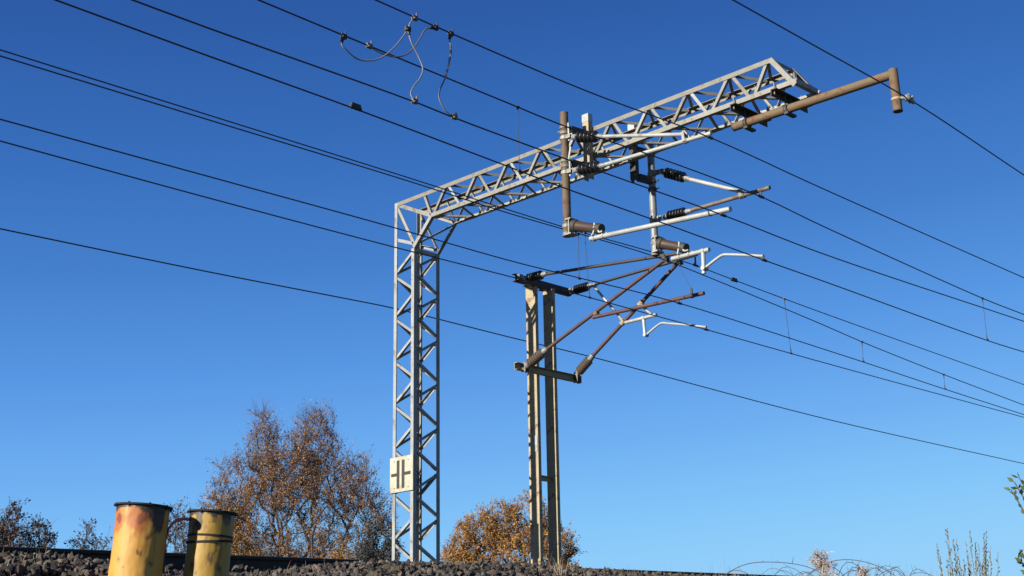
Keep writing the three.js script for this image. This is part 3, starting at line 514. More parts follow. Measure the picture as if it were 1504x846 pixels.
{
  const specs = {
    W1: ['feeder_wire', 'thick dark wire held by the clamp on the turned down feeder pipe', 0.0098],
    W2: ['catenary_wire', 'bearer wire clipped to the upper tube of the rusty drop post cantilever', 0.0098],
    W3: ['catenary_wire', 'bearer wire clipped to the greyish tube of the grey drop post cantilever', 0.0098],
    W4: ['contact_wire', 'lower wire clipped under the white tube of the rusty drop post cantilever', 0.0095],
    W5: ['contact_wire', 'lower wire held by the bent steady arm of the grey drop post cantilever', 0.0095],
    W6: ['catenary_wire', 'bearer wire carried by the farther twin post cantilever, upper of the close pair', 0.0092],
    W7: ['catenary_wire', 'bearer wire carried by the nearer twin post cantilever, lower of the close pair', 0.0092],
    W8: ['contact_wire', 'lower wire clipped to the reddish level tube of the twin post cantilever', 0.0092],
    W9: ['contact_wire', 'lowest wire on the twin post cantilevers, held by the pale bent steady arm', 0.0092],
    W10: ['return_wire', 'single low wire passing behind the lattice mast and the twin posts', 0.012],
  };
  for (const [k, [name, label, r]] of Object.entries(specs)) {
    const p = LINE[k].map(P), a = p[0], b = p[1], n = p.length;
    const s0 = (a.y - b.y) / (a.z - b.z), s1 = (p[n - 1].y - p[n - 2].y) / (p[n - 1].z - p[n - 2].z);
    const pts = [V(a.x, a.y + s0 * 14, a.z + 14), V(a.x, a.y + s0 * 5, a.z + 5), ...p, V(a.x, p[n - 1].y - s1 * 5, p[n - 1].z - 5), V(a.x, p[n - 1].y - s1 * 15, p[n - 1].z - 20), V(a.x, p[n - 1].y - s1 * 18, p[n - 1].z - 60)];
    tag(lone(name, tube(pts, r, 220, 6), M.wire, a.clone()), label, 'wire', 'overhead line wires');
  }
  const dl = ['thin dropper between the wires of the grey drop post, over the lattice beam', 'thin dropper between the wires of the grey drop post, far beyond its steady arm', 'short thin dropper just below the rusty drop post insulator', 'longer thin dropper reaching the lowest wire beside the twin post insulator',
    'thin dropper to the lowest twin post wire, beyond the bent steady arm', 'short dropper joining two close twin post wires, nearer the cantilevers', 'short dropper joining two close twin post wires, farther from the cantilevers'];
  LINE.drop.forEach(([a, b], i) => {
    const t = thing('dropper_wire', dl[i], 'dropper', P(b), 'droppers hanging between the wires');
    part('strand', rod(P(a), P(b), 0.0045, 0.0045, 5), M.wire, t);
    for (const q of [a, b]) { const s = q === a ? -1 : 1; part('clip', [rod(P(q).add(V(0, 0, -0.03)), P(q).add(V(0, 0, 0.03)), 0.018, 0.018, 8), rod(P(q), P(q).add(V(0, 0.09 * s, 0)), 0.011, 0.008, 6)], M.wire, t); }
  });
  const jl = { J1: 'pale looped jumper cable swinging low between the two uppermost wires', J2: 'greyer jumper cable curving between the two uppermost wires', J3: 'wavy pale jumper cable hanging from the looped cable to the wire below', J4: 'striped jumper cable hanging in an S from the topmost wire' };
  const bolt = (c) => [block(c.x - 0.018, c.x + 0.018, c.y - 0.028, c.y + 0.028, c.z - 0.038, c.z + 0.038), rod(c.clone().add(V(0, 0.02, -0.03)), c.clone().add(V(0, 0.075, -0.03)), 0.01, 0.01, 6), rod(c.clone().add(V(0.0, -0.02, 0.03)), c.clone().add(V(0.05, -0.02, 0.03)), 0.012, 0.012, 6)];
  for (const k of ['J1', 'J2', 'J3', 'J4']) {
    const pts = LINE[k].map(P), t = thing('jumper_cable', jl[k], 'cable', pts[pts.length - 1].clone(), 'jumper cables between the wires');
    const m = k === 'J2' ? std({ color: new THREE.Color(0.06, 0.06, 0.062), roughness: 0.6 }) : k === 'J4' ? std({ color: new THREE.Color(0.085, 0.085, 0.09), roughness: 0.6 }) : M.cableGrey;
    part('cable', tube(pts, 0.009, 90, 7), m, t);
    part('clamp', bolt(pts[0]), M.darkSteel, t); part('clamp', bolt(pts[pts.length - 1]), M.greyBrownTube, t);
    const c = new THREE.CatmullRomCurve3(pts), q0 = c.getPointAt(0.015), q1 = c.getPointAt(0.07);
    part('sleeve', rod(q0, q1, 0.02, 0.02, 8), M.wire, t);
    if (k === 'J4') for (let i = 0; i < 5; i++) part('sleeve', rod(c.getPointAt(0.2 + i * 0.07), c.getPointAt(0.235 + i * 0.07), 0.0135, 0.0135, 8), M.wire, t);
  }
  const sp = (c, l, label) => { const d = V(0, 0, 1); tag(lone('wire_splice', [rod(c.clone().addScaledVector(d, -l / 2), c.clone().addScaledVector(d, l / 2), 0.024, 0.024, 10), block(c.x - 0.02, c.x + 0.02, c.y, c.y + 0.05, c.z - l / 2.4, c.z + l / 2.4)], M.wire, c), label, 'splice'); };
  sp(V(-11.83, 8.24, -9.38), 0.16, 'small dark splice clamped on the thick wire left of the lattice mast');
  sp(V(-15.3, 9.375, -21.5), 0.2, 'dark splice clamped on a twin post bearer wire beyond the steady arm');
}

// ---------------------------------------------------------------- yellow pipe stubs in the ballast
function pipeStub(name, label, bx, bz, top, r, lidR, lean, stain) {  // stain colours the pipe: rust and paint, plus lid shadow painted below the rim
  const base = V(bx, 2.1, bz), t = thing(name, label, 'pipe stub', base, 'yellow pipe stubs'), H = top - base.y;
  const tilt = (g) => { g.translate(-base.x, -top, -base.z); g.rotateY(-0.7845); g.rotateZ(-lean); g.rotateY(0.7845); g.translate(base.x, top, base.z); return g; };
  const g = new THREE.CylinderGeometry(r, r, H, 120, 90, true).toNonIndexed(); g.translate(bx, base.y + H / 2, bz);
  const p = g.attributes.position, col = new Float32Array(p.count * 3);
  for (let i = 0; i < p.count; i++) {
    const a = Math.atan2(p.getX(i) - bx, p.getZ(i) - bz), h = top - p.getY(i);   // a: 0 faces +z, grows towards +x ; h: metres below the rim
    const c = stain(a, h, nz(a * 3, h * 9, 2.2) + 0.5 * nz(a * 9, h * 25, 7.2), nz(a * 11, h * 1.6, 4.4)); col.set(c, i * 3);
    const dent = 1 + 0.03 * nz(a * 1.7 + 3, h * 4, 8.1) + 0.012 * nz(a * 5, h * 13, 1.7); p.setXYZ(i, bx + (p.getX(i) - bx) * dent, p.getY(i), bz + (p.getZ(i) - bz) * dent);
  }
  g.setAttribute('color', new THREE.BufferAttribute(col, 3)); { const sm = mergeVertices(g, 1e-4); sm.computeVertexNormals(); g.copy(sm); }
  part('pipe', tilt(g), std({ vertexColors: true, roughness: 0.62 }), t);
  part('lid', tilt(merge([rod(V(bx, top - 0.004, bz), V(bx, top + 0.008, bz), lidR, lidR, 48)])), M.lid, t);
  const nuts = []; for (let i = 0; i < 8; i++) { const a = i * 0.785 + 0.3; nuts.push(rod(V(bx + Math.cos(a) * lidR * 0.92, top - 0.015, bz + Math.sin(a) * lidR * 0.92), V(bx + Math.cos(a) * lidR * 0.92, top + 0.016, bz + Math.sin(a) * lidR * 0.92), 0.01, 0.01, 6)); }
  part('lid_bolts', tilt(merge(nuts)), M.lid, t);
  return { t, tilt };
}
const mixc = (a, b, t) => a.map((v, i) => v + (b[i] - v) * t), sstep = (a, b, x) => { const t = Math.min(1, Math.max(0, (x - a) / (b - a))); return t * t * (3 - 2 * t); };
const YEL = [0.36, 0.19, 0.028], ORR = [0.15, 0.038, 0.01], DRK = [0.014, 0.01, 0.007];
{
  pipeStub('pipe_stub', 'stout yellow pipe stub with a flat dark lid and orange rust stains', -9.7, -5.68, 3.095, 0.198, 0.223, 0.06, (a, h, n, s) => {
    const blob = (ca, wa, ch, wh) => Math.exp(-(((a - ca) / wa) ** 2) - ((h - ch) / wh) ** 2);
    let c = mixc(YEL, [0.3, 0.135, 0.014], sstep(0.0, 0.8, n));
    c = mixc(c, [0.27, 0.095, 0.012], 0.75 * sstep(0.2, 0.32, s - h * 0.8 + 0.12));
    c = mixc(c, [0.27, 0.08, 0.012], 0.95 * sstep(0.2, 0.5, blob(-0.25, 0.42, 0.1, 0.14) + blob(0.95, 0.5, 0.08, 0.15) + 0.7 * blob(-0.7, 0.22, 0.3, 0.3) + n * 0.3));
    c = mixc(c, [0.13, 0.03, 0.008], 0.95 * sstep(0.5, 0.72, blob(0.0, 0.22, 0.1, 0.06) + 0.95 * blob(1.05, 0.3, 0.12, 0.08) + n * 0.42));
    c = mixc(c, [0.02, 0.01, 0.006], 0.95 * sstep(0.4, 0.62, blob(1.65, 0.5, 0.06, 0.2) + n * 0.35));
    c = mixc(c, [0.06, 0.028, 0.01], 0.85 * sstep(0.6, 0.66, n));
    return mixc(c, DRK, sstep(0.0, 0.008, 0.036 + n * 0.04 + 0.02 * sstep(0.4, 1.4, a) - h));  // jagged dark band under the lid is its shadow, painted into the colour
  });
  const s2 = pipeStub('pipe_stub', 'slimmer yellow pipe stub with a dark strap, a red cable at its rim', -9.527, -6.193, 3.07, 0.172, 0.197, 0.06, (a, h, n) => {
    let c = mixc([0.25, 0.15, 0.018], [0.18, 0.1, 0.014], sstep(0.0, 0.8, n));
    c = mixc(c, [0.06, 0.034, 0.012], 0.85 * sstep(0.3, 0.62, n + 0.42 * Math.exp(-(((h - 0.08) / 0.07) ** 2))));
    c = mixc(c, [0.12, 0.05, 0.012], 0.6 * sstep(0.4, 0.7, nz(a * 5, h * 6, 9.3) + 0.2));
    return mixc(c, DRK, Math.max(sstep(0.0, 0.01, 0.04 + n * 0.045 - h), 0.9 * sstep(0.25, 0.4, Math.exp(-(((a - 0.42) / 0.16) ** 2)) * sstep(0.2, 0.1, h) + n * 0.2)));  // rim band is painted lid shadow; the upright dark streak is rusty goo
  });
  const bx = -9.527, bz = -6.193, strap = [];
  for (const yy of [2.885, 2.867]) strap.push(rod(V(bx, yy - 0.008, bz), V(bx, yy + 0.008, bz), 0.178, 0.178, 40, false));
  part('strap', s2.tilt(strap[0]), M.lid, s2.t);
  { const g2 = rod(V(0, -0.009, 0), V(0, 0.009, 0), 0.18, 0.18, 40, false); g2.rotateX(0.1); g2.translate(bx, 2.845, bz); part('strap', s2.tilt(g2), M.lid, s2.t); }
  const cb = thing('drain_cable', 'thin red and black cable looping down from the slimmer pipe stub rim', 'cable', V(-9.66, 2.5, -5.99));
  part('red_length', tube([V(-9.600, 3.009, -6.068), V(-9.600, 3.018, -5.981), V(-9.600, 2.986, -5.897), V(-9.600, 2.929, -5.847)], 0.012, 24, 8), std({ color: new THREE.Color(0.42, 0.085, 0.07), roughness: 0.5 }), cb);
  part('black_length', tube([V(-9.600, 2.929, -5.847), V(-9.600, 2.860, -5.827), V(-9.600, 2.756, -5.821), V(-9.600, 2.602, -5.825)], 0.011, 24, 8), M.wire, cb);
}

// ---------------------------------------------------------------- trees and bushes
function segs() {   // collects tapered segments into one geometry
  const pos = [], nor = [];
  return {
    add(p, q, r0, r1, n) {
      const d = q.clone().sub(p).normalize(), u = (Math.abs(d.y) < 0.9 ? Y : X).clone().cross(d).normalize(), w = d.clone().cross(u);
      for (let i = 0; i < n; i++) {
        const a0 = i / n * 6.28319, a1 = (i + 1) / n * 6.28319;
        const n0 = u.clone().multiplyScalar(Math.cos(a0)).addScaledVector(w, Math.sin(a0)), n1 = u.clone().multiplyScalar(Math.cos(a1)).addScaledVector(w, Math.sin(a1));
        const A = p.clone().addScaledVector(n0, r0), B = p.clone().addScaledVector(n1, r0), C = q.clone().addScaledVector(n1, r1), D = q.clone().addScaledVector(n0, r1);
        for (const [v, m] of [[A, n0], [B, n1], [C, n1], [A, n0], [C, n1], [D, n0]]) { pos.push(v.x, v.y, v.z); nor.push(m.x, m.y, m.z); }
      }
    },
    geo() { const g = new THREE.BufferGeometry(); g.setAttribute('position', new THREE.Float32BufferAttribute(pos, 3)); g.setAttribute('normal', new THREE.Float32BufferAttribute(nor, 3)); return g; },
  };
}
function leafSet() {
  const pos = [], nor = [], col = [];
  return {
    add(c, s, color, long = 1.35, dir) {
      const u = dir ? dir.clone() : V(rr(-1, 1), rr(-1, 1), rr(-1, 1)); u.normalize();
      const w = u.clone().cross(V(rr(-1, 1), rr(-1, 1), rr(-1, 1))).normalize(), n = u.clone().cross(w);
      const a = c.clone().addScaledVector(u, -s * long * (dir ? 0 : 1)), b = c.clone().addScaledVector(w, s * 0.62).addScaledVector(u, dir ? s * long : 0), d = c.clone().addScaledVector(u, s * long * (dir ? 2 : 1)), e = c.clone().addScaledVector(w, -s * 0.62).addScaledVector(u, dir ? s * long : 0);
      for (const v of [a, b, d, a, d, e]) { pos.push(v.x, v.y, v.z); nor.push(-n.x, -n.y, -n.z); col.push(...color); }
    },
    geo() { const g = new THREE.BufferGeometry(); g.setAttribute('position', new THREE.Float32BufferAttribute(pos, 3)); g.setAttribute('normal', new THREE.Float32BufferAttribute(nor, 3)); g.setAttribute('color', new THREE.Float32BufferAttribute(col, 3)); return g; },
  };
}
const leafMat = new THREE.MeshPhysicalMaterial({ vertexColors: true, roughness: 0.85, side: THREE.DoubleSide, transmission: 0.25, thickness: 0 });
const plainLeafMat = std({ vertexColors: true, roughness: 0.85, side: THREE.DoubleSide });
const bark = std({ color: new THREE.Color(0.05, 0.038, 0.034), roughness: 0.95 });
const bark2 = std({ color: new THREE.Color(0.07, 0.05, 0.042), roughness: 0.95 });
const paleBark = std({ color: new THREE.Color(0.14, 0.125, 0.105), roughness: 0.95 });
// the crown is a set of lobes [x, y, z, rx, ry, rz, weight]; limbs grow from the trunk to points spread through them
function growTree(o) {
  const t = thing(o.name, o.label, o.category ?? 'tree', o.base.clone(), o.group);
  const nodes = []; const addNode = (p, parent) => { nodes.push({ p, parent, n: 0, kids: 0 }); return nodes.length - 1; };
  for (const s of o.stems) {   // stems: lists of points from the ground up
    const c = new THREE.CatmullRomCurve3([o.base.clone().add(V(rr(-0.15, 0.15), 0, rr(-0.15, 0.15))), ...s]); let prev = -1; const N = Math.ceil(c.getLength() / 0.4);
    for (let i = 0; i <= N; i++) { const q = c.getPointAt(i / N); if (i) q.add(V(rr(-1, 1), 0, rr(-1, 1)).multiplyScalar(0.035)); prev = addNode(q, prev); }
  }
  const tw = o.lobes.reduce((a, l) => a + l[6], 0), tips = [];
  while (tips.length < o.tips) {
    let k = rnd() * tw, l = o.lobes[0]; for (const q of o.lobes) { k -= q[6]; if (k <= 0) { l = q; break; } }
    const v = V(rr(-1, 1), rr(-1, 1), rr(-1, 1)); const len = v.length(); if (len > 1 || len < 0.25) continue;
    tips.push(V(l[0] + v.x * l[3], l[1] + v.y * l[4], l[2] + v.z * l[5]));
  }
  const root = o.stems[0][0]; tips.sort((a, b) => a.distanceToSquared(root) - b.distanceToSquared(root));
  const ends = [];
  for (const tip of tips) {
    let best = -1, bd = 1e9;
    for (let i = 0; i < nodes.length; i++) {
      const n = nodes[i].p, d = tip.distanceTo(n), up = tip.y - n.y; if (n.y < o.clear) continue;
      const cost = d * (1 + 1.5 * Math.max(0, 0.78 - up / d)); if (cost < bd) { bd = cost; best = i; }
    }
    const a = nodes[best].p, d = a.distanceTo(tip), N = Math.max(1, Math.round(d / 0.32)); let prev = best;
    for (let i = 1; i <= N; i++) {
      const s = i / N, q = a.clone().lerp(tip, s); q.y -= Math.sin(s * Math.PI) * d * 0.07; if (i < N) q.add(V(rr(-1, 1), rr(-1, 1), rr(-1, 1)).multiplyScalar(0.016)); prev = addNode(q, prev);
    }
    ends.push(prev);
  }
  for (const e of ends) { let i = e; while (i >= 0) { nodes[i].n++; i = nodes[i].parent; } }
  const trunk = segs(), limbs = segs(), twig = segs(), leaves = leafSet(), rad = (n) => o.twigR * Math.pow(Math.max(1, n), 0.47);
  for (const n of nodes) if (n.parent >= 0) { const q = nodes[n.parent], r1 = rad(n.n), r0 = Math.min(rad(q.n), r1 * 1.5); (r1 > o.trunkR ? trunk : limbs).add(q.p, n.p, r0, r1, r1 > 0.02 ? 7 : 4); }
  const pal = o.colors;
  for (const e of ends) {
    const n = nodes[e], back = nodes[n.parent].p, dir = n.p.clone().sub(back).normalize();
    for (let k = 0; k < o.twigs; k++) {
      const d = dir.clone().multiplyScalar(0.7).add(V(rr(-1, 1), rr(-0.5, 1) + (o.droop ?? 0), rr(-1, 1)).multiplyScalar(0.8)).normalize(), L = o.twigL * rr(0.5, 1.15), st = back.clone().lerp(n.p, rr(0.2, 1));
      const mid = st.clone().addScaledVector(d, L * 0.5).add(V(rr(-1, 1), rr(-1, 1), rr(-1, 1)).multiplyScalar(0.03)), end = st.clone().addScaledVector(d, L).add(V(0, (o.curl ?? 0.06) * L, 0));
      twig.add(st, mid, o.twigR * 0.75, o.twigR * 0.55, 3); twig.add(mid, end, o.twigR * 0.55, o.twigR * 0.3, 3);
      const bare = Math.max(0, o.bare ? o.bare(end) : 0) + 0.7 * Math.max(0, nz(end.x * 1.5 + 9, end.y * 1.5, end.z * 1.5)), tone = Math.min(0.999, Math.max(0, 0.5 + 0.9 * nz(end.x * 0.9, end.y * 0.9, end.z * 0.9)));
      for (let m = 0; m < o.leaves; m++) {
        if (rnd() < bare) continue;
        const s = Math.pow(rnd(), 0.8), q = (s < 0.5 ? st.clone().lerp(mid, s * 2) : mid.clone().lerp(end, s * 2 - 1)).add(V(rr(-1, 1), rr(-1.2, 0.6), rr(-1, 1)).multiplyScalar(0.05));
        const c = pal[Math.floor((Math.pow(rnd(), 1.2) * 0.45 + 0.55 * tone) * pal.length)], b = rr(0.7, 1.25); leaves.add(q, o.leafS * rr(0.5, 1.5), [c[0] * b, c[1] * b * rr(0.92, 1.06), c[2] * b]);
      }
    }
  }
  const tg = trunk.geo(); if (tg.attributes.position.count) part('trunk', tg, o.trunkMat ?? bark, t);
  const cr = section('crown', t);
  part('limbs', limbs.geo(), bark, cr); part('twigs', twig.geo(), o.twigMat ?? bark2, cr); if (o.leaves) part('foliage', leaves.geo(), leafMat, cr);
  return t;
}
const RUST = [[0.27, 0.12, 0.022], [0.3, 0.15, 0.026], [0.22, 0.09, 0.022], [0.24, 0.135, 0.032], [0.19, 0.068, 0.024], [0.33, 0.17, 0.026]];
const GOLD = [[0.36, 0.165, 0.022], [0.31, 0.135, 0.02], [0.38, 0.2, 0.03], [0.24, 0.13, 0.026], [0.3, 0.11, 0.018], [0.33, 0.185, 0.034]];
const right = V(0.709, 0, -0.705);
{
  // tall rusty birch behind the lattice mast: lobes placed along the viewing plane through its trunk
  const c = V(-36.6, 0, -26.7), L = (r, y, rx, ry, w, d = 0) => { const q = c.clone().addScaledVector(right, r); return [q.x - d, y, q.z - d, rx, ry, rx, w]; };
  const at = (r, y, d = 0) => { const q = c.clone().addScaledVector(right, r); return V(q.x - d, y, q.z - d); };
  growTree({ name: 'birch_tree', label: 'tall rusty brown autumn birch with sparse twiggy top, beside the lattice mast', base: V(c.x, 0, c.z), clear: 3.2,
    stems: [[at(0.05, 2.5), at(-0.1, 5.2), at(-0.65, 8.4), at(-0.95, 10.4)], [at(0.2, 3, 0.4), at(0.4, 6, 0.6), at(0.75, 9, 0.5), at(0.85, 10.6, 0.3)], [at(0.3, 3.4, -0.5), at(1.1, 6, -0.7), at(2.0, 8.2, -0.6)], [at(-0.2, 3.2, -0.2), at(-1.2, 5.6, -0.4), at(-2.0, 7.6, -0.5)]],
    lobes: [L(-0.15, 8.7, 1.2, 1.45, 2.0), L(-2.2, 7.6, 0.7, 0.8, 0.5), L(2.9, 7.0, 0.5, 0.6, 0.25), L(-0.95, 9.6, 0.55, 1.45, 1.2), L(0.75, 9.55, 0.8, 1.55, 2.0), L(1.7, 8.5, 1.0, 1.1, 1.1), L(-1.7, 8.3, 0.9, 1.2, 0.9), L(0, 7.6, 1.9, 1.6, 2.6), L(-2.0, 6.9, 0.95, 1.0, 0.9), L(-1.3, 5.8, 1.5, 1.3, 2.4, 0.4), L(1.7, 5.7, 1.5, 1.3, 2.5), L(2.3, 7.4, 0.75, 0.7, 0.45), L(2.75, 8.0, 0.35, 0.45, 0.12), L(0.2, 5.2, 1.7, 1.2, 1.8), L(-2.3, 5.6, 0.8, 0.9, 0.8), L(2.5, 5.0, 0.7, 0.9, 0.7)],
    tips: 1900, twigs: 9, twigL: 0.5, twigR: 0.0042, trunkR: 0.045, leaves: 8, leafS: 0.022, colors: RUST, trunkMat: paleBark, bare: (p) => 0.08 + 0.15 * Math.max(0, p.y - 7) });
}
{
  const c = V(-29.9, 0, -29.9), L = (r, y, rx, ry, w, d = 0) => { const q = c.clone().addScaledVector(right, r); return [q.x - d, y, q.z - d, rx, ry, rx, w]; };
  const at = (r, y, d = 0) => { const q = c.clone().addScaledVector(right, r); return V(q.x - d, y, q.z - d); };
  growTree({ name: 'golden_tree', label: 'lower golden orange autumn tree between the lattice mast and the twin posts', base: V(c.x, 0, c.z), clear: 2.6,
    stems: [[at(0.1, 2.2), at(0.3, 4.5), at(0.6, 6.7)], [at(-0.2, 2.5, 0.3), at(-0.7, 4.6, 0.3), at(-0.9, 6.2, 0.2)], [at(0.4, 2.6, -0.3), at(1.1, 4.6, -0.3), at(1.4, 5.8)]],
    lobes: [L(0.5, 6.75, 0.75, 0.95, 1.4), L(-0.35, 6.6, 0.7, 0.85, 1.0), L(-1.0, 6.2, 0.8, 0.95, 1.5), L(-1.65, 5.7, 0.5, 0.65, 0.7), L(0.2, 5.6, 1.3, 0.9, 2), L(-1.5, 5.3, 0.55, 0.6, 0.7), L(1.3, 5.9, 0.65, 0.85, 1), L(-0.9, 4.9, 1.1, 0.8, 1.6), L(0.6, 4.8, 1.2, 0.8, 1.6), L(1.6, 5.0, 0.5, 0.6, 0.6), L(-0.3, 4.3, 1.5, 0.7, 0.8)],
    tips: 1050, twigs: 7, twigL: 0.32, twigR: 0.0045, trunkR: 0.04, leaves: 13, leafS: 0.021, colors: GOLD, bare: (p) => 0.05 + 0.15 * Math.max(0, p.y - 6) });
}
for (const [r, d, top, w, n, label] of [[-1.55, -1.2, 6.7, 1.15, 420, 'golden brown bush at the foot of the birch, beside the slimmer pipe stub'], [1.75, -1.0, 6.2, 1.25, 420, 'golden brown bush at the foot of the birch, beside the dark evergreen'], [0.3, -1.6, 5.6, 0.9, 260, 'low golden bush in front of the middle of the birch']]) {
  const c = V(-36.6, 0, -26.7).addScaledVector(right, r).add(V(-d, 0, -d)), L = (q, y, rx, ry, wt) => { const p = c.clone().addScaledVector(right, q); return [p.x, y, p.z, rx, ry, rx, wt]; }, at = (q, y) => { const p = c.clone().addScaledVector(right, q); return V(p.x, y, p.z); };
  growTree({ name: 'golden_bush', label, category: 'bush', base: V(c.x, 0, c.z), clear: 0.6, group: 'golden bushes under the birch',
    stems: [[at(0, 2), at(0.05, 4), at(0, top - 0.5)], [at(-0.2, 2), at(-0.5 * w, 4), at(-0.7 * w, top - 1.1)], [at(0.2, 2), at(0.5 * w, 4), at(0.7 * w, top - 1.0)]],
    lobes: [L(0, top - 0.7, 0.55 * w, 0.7, 1), L(-0.55 * w, top - 1.2, 0.55 * w, 0.7, 1), L(0.55 * w, top - 1.15, 0.55 * w, 0.7, 1), L(0, top - 1.7, w, 0.8, 1.4), L(0, 2.5, w, 1.7, 1.5)],
    tips: Math.round(n * 1.35), twigs: 6, twigL: 0.33, twigR: 0.0045, trunkR: 0.035, leaves: 12, leafS: 0.022, colors: [[0.27, 0.13, 0.02], [0.31, 0.165, 0.025], [0.21, 0.105, 0.02], [0.25, 0.155, 0.035], [0.18, 0.075, 0.018]] });
}
{
  // dark evergreen bush in front of the birch, seen through the mast
  const c = V(-28.1, 0, -23.2), L = (r, y, rx, ry, w) => { const q = c.clone().addScaledVector(right, r); return [q.x, y, q.z, rx, ry, rx, w]; };
  const at = (r, y) => { const q = c.clone().addScaledVector(right, r); return V(q.x, y, q.z); };
  growTree({ name: 'evergreen_bush', label: 'dark blue green upright bush half hidden by the foot of the lattice mast', category: 'bush', base: V(c.x, 0, c.z), clear: 1.5,
    stems: [[at(0, 2), at(0, 4), at(-0.05, 6.0)], [at(-0.2, 2), at(-0.3, 3.8), at(-0.35, 5.4)], [at(0.25, 2), at(0.35, 3.8), at(0.4, 5.5)]],
    lobes: [L(0, 5.5, 0.28, 0.8, 1), L(-0.35, 5.0, 0.28, 0.75, 0.9), L(0.38, 5.1, 0.28, 0.75, 0.9), L(0, 4.4, 0.7, 0.9, 1.6)],
    tips: 230, twigs: 5, twigL: 0.24, twigR: 0.005, trunkR: 0.03, leaves: 9, leafS: 0.022, colors: [[0.012, 0.019, 0.015], [0.018, 0.026, 0.017], [0.01, 0.014, 0.014]], curl: 0.3 });
}
for (const [nm, label, x, z, top, w, n, leaves, cols] of [
  ['thorn_bush', 'dark reddish thorn bush above the rail, well apart from the pipe stubs', -24.8, -11.9, 5.22, 0.78, 280, 7, [[0.045, 0.03, 0.026], [0.06, 0.034, 0.022], [0.03, 0.024, 0.024]]],
  ['thorn_bush', 'small thin reddish bush rising beside the stout yellow pipe stub', -24.0, -13.05, 4.98, 0.42, 90, 5, [[0.055, 0.033, 0.03], [0.045, 0.028, 0.027], [0.07, 0.04, 0.024]]],
  ['thorn_bush', 'pale twiggy bush seen between the two yellow pipe stubs', -26.4, -16.3, 5.9, 0.42, 120, 3, [[0.09, 0.066, 0.04], [0.075, 0.05, 0.032], [0.06, 0.05, 0.032]]],
]) {
  const c = V(x, 0, z), at = (r, y) => { const q = c.clone().addScaledVector(right, r); return V(q.x, y, q.z); }, L = (r, y, rx, ry, wt) => { const q = c.clone().addScaledVector(right, r); return [q.x, y, q.z, rx, ry, rx, wt]; };
  growTree({ name: nm, label, category: 'bush', base: V(x, 0, z), clear: 0.4, group: 'bushes beyond the track',
    stems: [[at(0, 1.5), at(0, top - 1.3), at(-0.1 * w, top - 0.2)], [at(-0.2, 1.5), at(-0.5 * w, top - 1.5), at(-0.7 * w, top - 0.6)], [at(0.2, 1.5), at(0.5 * w, top - 1.5), at(0.75 * w, top - 0.5)]],
    lobes: [L(-0.15 * w, top - 0.45, 0.5 * w, 0.45, 1), L(0.45 * w, top - 0.75, 0.5 * w, 0.45, 1), L(-0.6 * w, top - 0.8, 0.5 * w, 0.5, 1), L(0, top - 1.2, w, 0.6, 1.6), L(0, 2.4, w * 0.95, 1.6, 1.8)],
    tips: Math.round(n * 1.4), twigs: 4, twigL: 0.26, twigR: 0.005, trunkR: 0.03, leaves, leafS: 0.02, colors: cols });
}

// ---------------------------------------------------------------- plants on the near slope
const STRAW = [[0.231, 0.171, 0.105], [0.187, 0.138, 0.083], [0.275, 0.215, 0.143], [0.154, 0.11, 0.072]];
function blades(list) {   // thin tapering ribbons, each bent over: [base, tip, width, sag]
  const pos = [], col = [];
  for (const [a, b, w, sag, c] of list) {
    const d = b.clone().sub(a), s = d.clone().cross(V(rr(-1, 1), rr(-0.3, 0.3), rr(-1, 1))).normalize(); let pl = null;
    for (let i = 0; i <= 5; i++) {
      const t = i / 5, p = a.clone().addScaledVector(d, t); p.y += Math.sin(t * Math.PI * 0.9) * sag; const h = w * (1 - t * 0.85);
      const l = p.clone().addScaledVector(s, h), r = p.clone().addScaledVector(s, -h);
      if (pl) { for (const v of [pl[0], pl[1], r, pl[0], r, l]) { pos.push(v.x, v.y, v.z); col.push(...c); } } pl = [l, r];
    }
  }
  const g = new THREE.BufferGeometry(); g.setAttribute('position', new THREE.Float32BufferAttribute(pos, 3)); g.setAttribute('color', new THREE.Float32BufferAttribute(col, 3)); g.computeVertexNormals(); return g;
}
const earth = (x, z) => x > -9.0 ? slopeY(x, z) : ballastY(x, z);
function tuft(label, x, z, top, spread, n, plume) {
  const y = earth(x, z), b = V(x, y, z), l = [], t = thing('grass_tuft', label, 'grass', b, 'dry grass tufts on the bank');
  for (let i = 0; i < n; i++) { const a = rr(0, 6.28), r = spread * Math.sqrt(rnd()), h = (top - y) * rr(0.55, 1); l.push([b.clone().add(V(rr(-1, 1), 0, rr(-1, 1)).multiplyScalar(0.07)), b.clone().add(V(Math.cos(a) * r, h, Math.sin(a) * r)), rr(0.002, 0.005), rr(0, 0.06), STRAW[Math.floor(rnd() * 4)]]); }
  part('blades', blades(l), plainLeafMat, t);
  if (plume) {   // feathery dead seed heads
    const pl = []; for (const [dx, dy, dz, s, k] of plume) for (let i = 0; i < k; i++) { const c = V(x + dx + rr(-1, 1) * s * 0.7, top + dy + rr(-1, 0.8) * s, z + dz + rr(-1, 1) * s * 0.7), d = V(rr(-1, 1), rr(-0.5, 1), rr(-1, 1)).normalize().multiplyScalar(rr(0.02, 0.055)); pl.push([c, c.clone().add(d), rr(0.0016, 0.0035), 0.006, [[0.26, 0.19, 0.145], [0.2, 0.14, 0.1], [0.3, 0.24, 0.19]][i % 3]]); }
    part('seed_heads', blades(pl), plainLeafMat, t);
  }
  return t;
}
tuft('dry pale grass tuft with the largest fluffy seed head, on the near bank', -4.5, -6.98, 2.35, 0.17, 160, [[0.0, 0.0, 0.0, 0.055, 210], [0.04, -0.06, -0.02, 0.06, 160]]);
tuft('smaller dry grass tuft with a low fluffy head, on the near bank', -4.33, -7.15, 2.27, 0.15, 110, [[0, 0, 0, 0.04, 120]]);
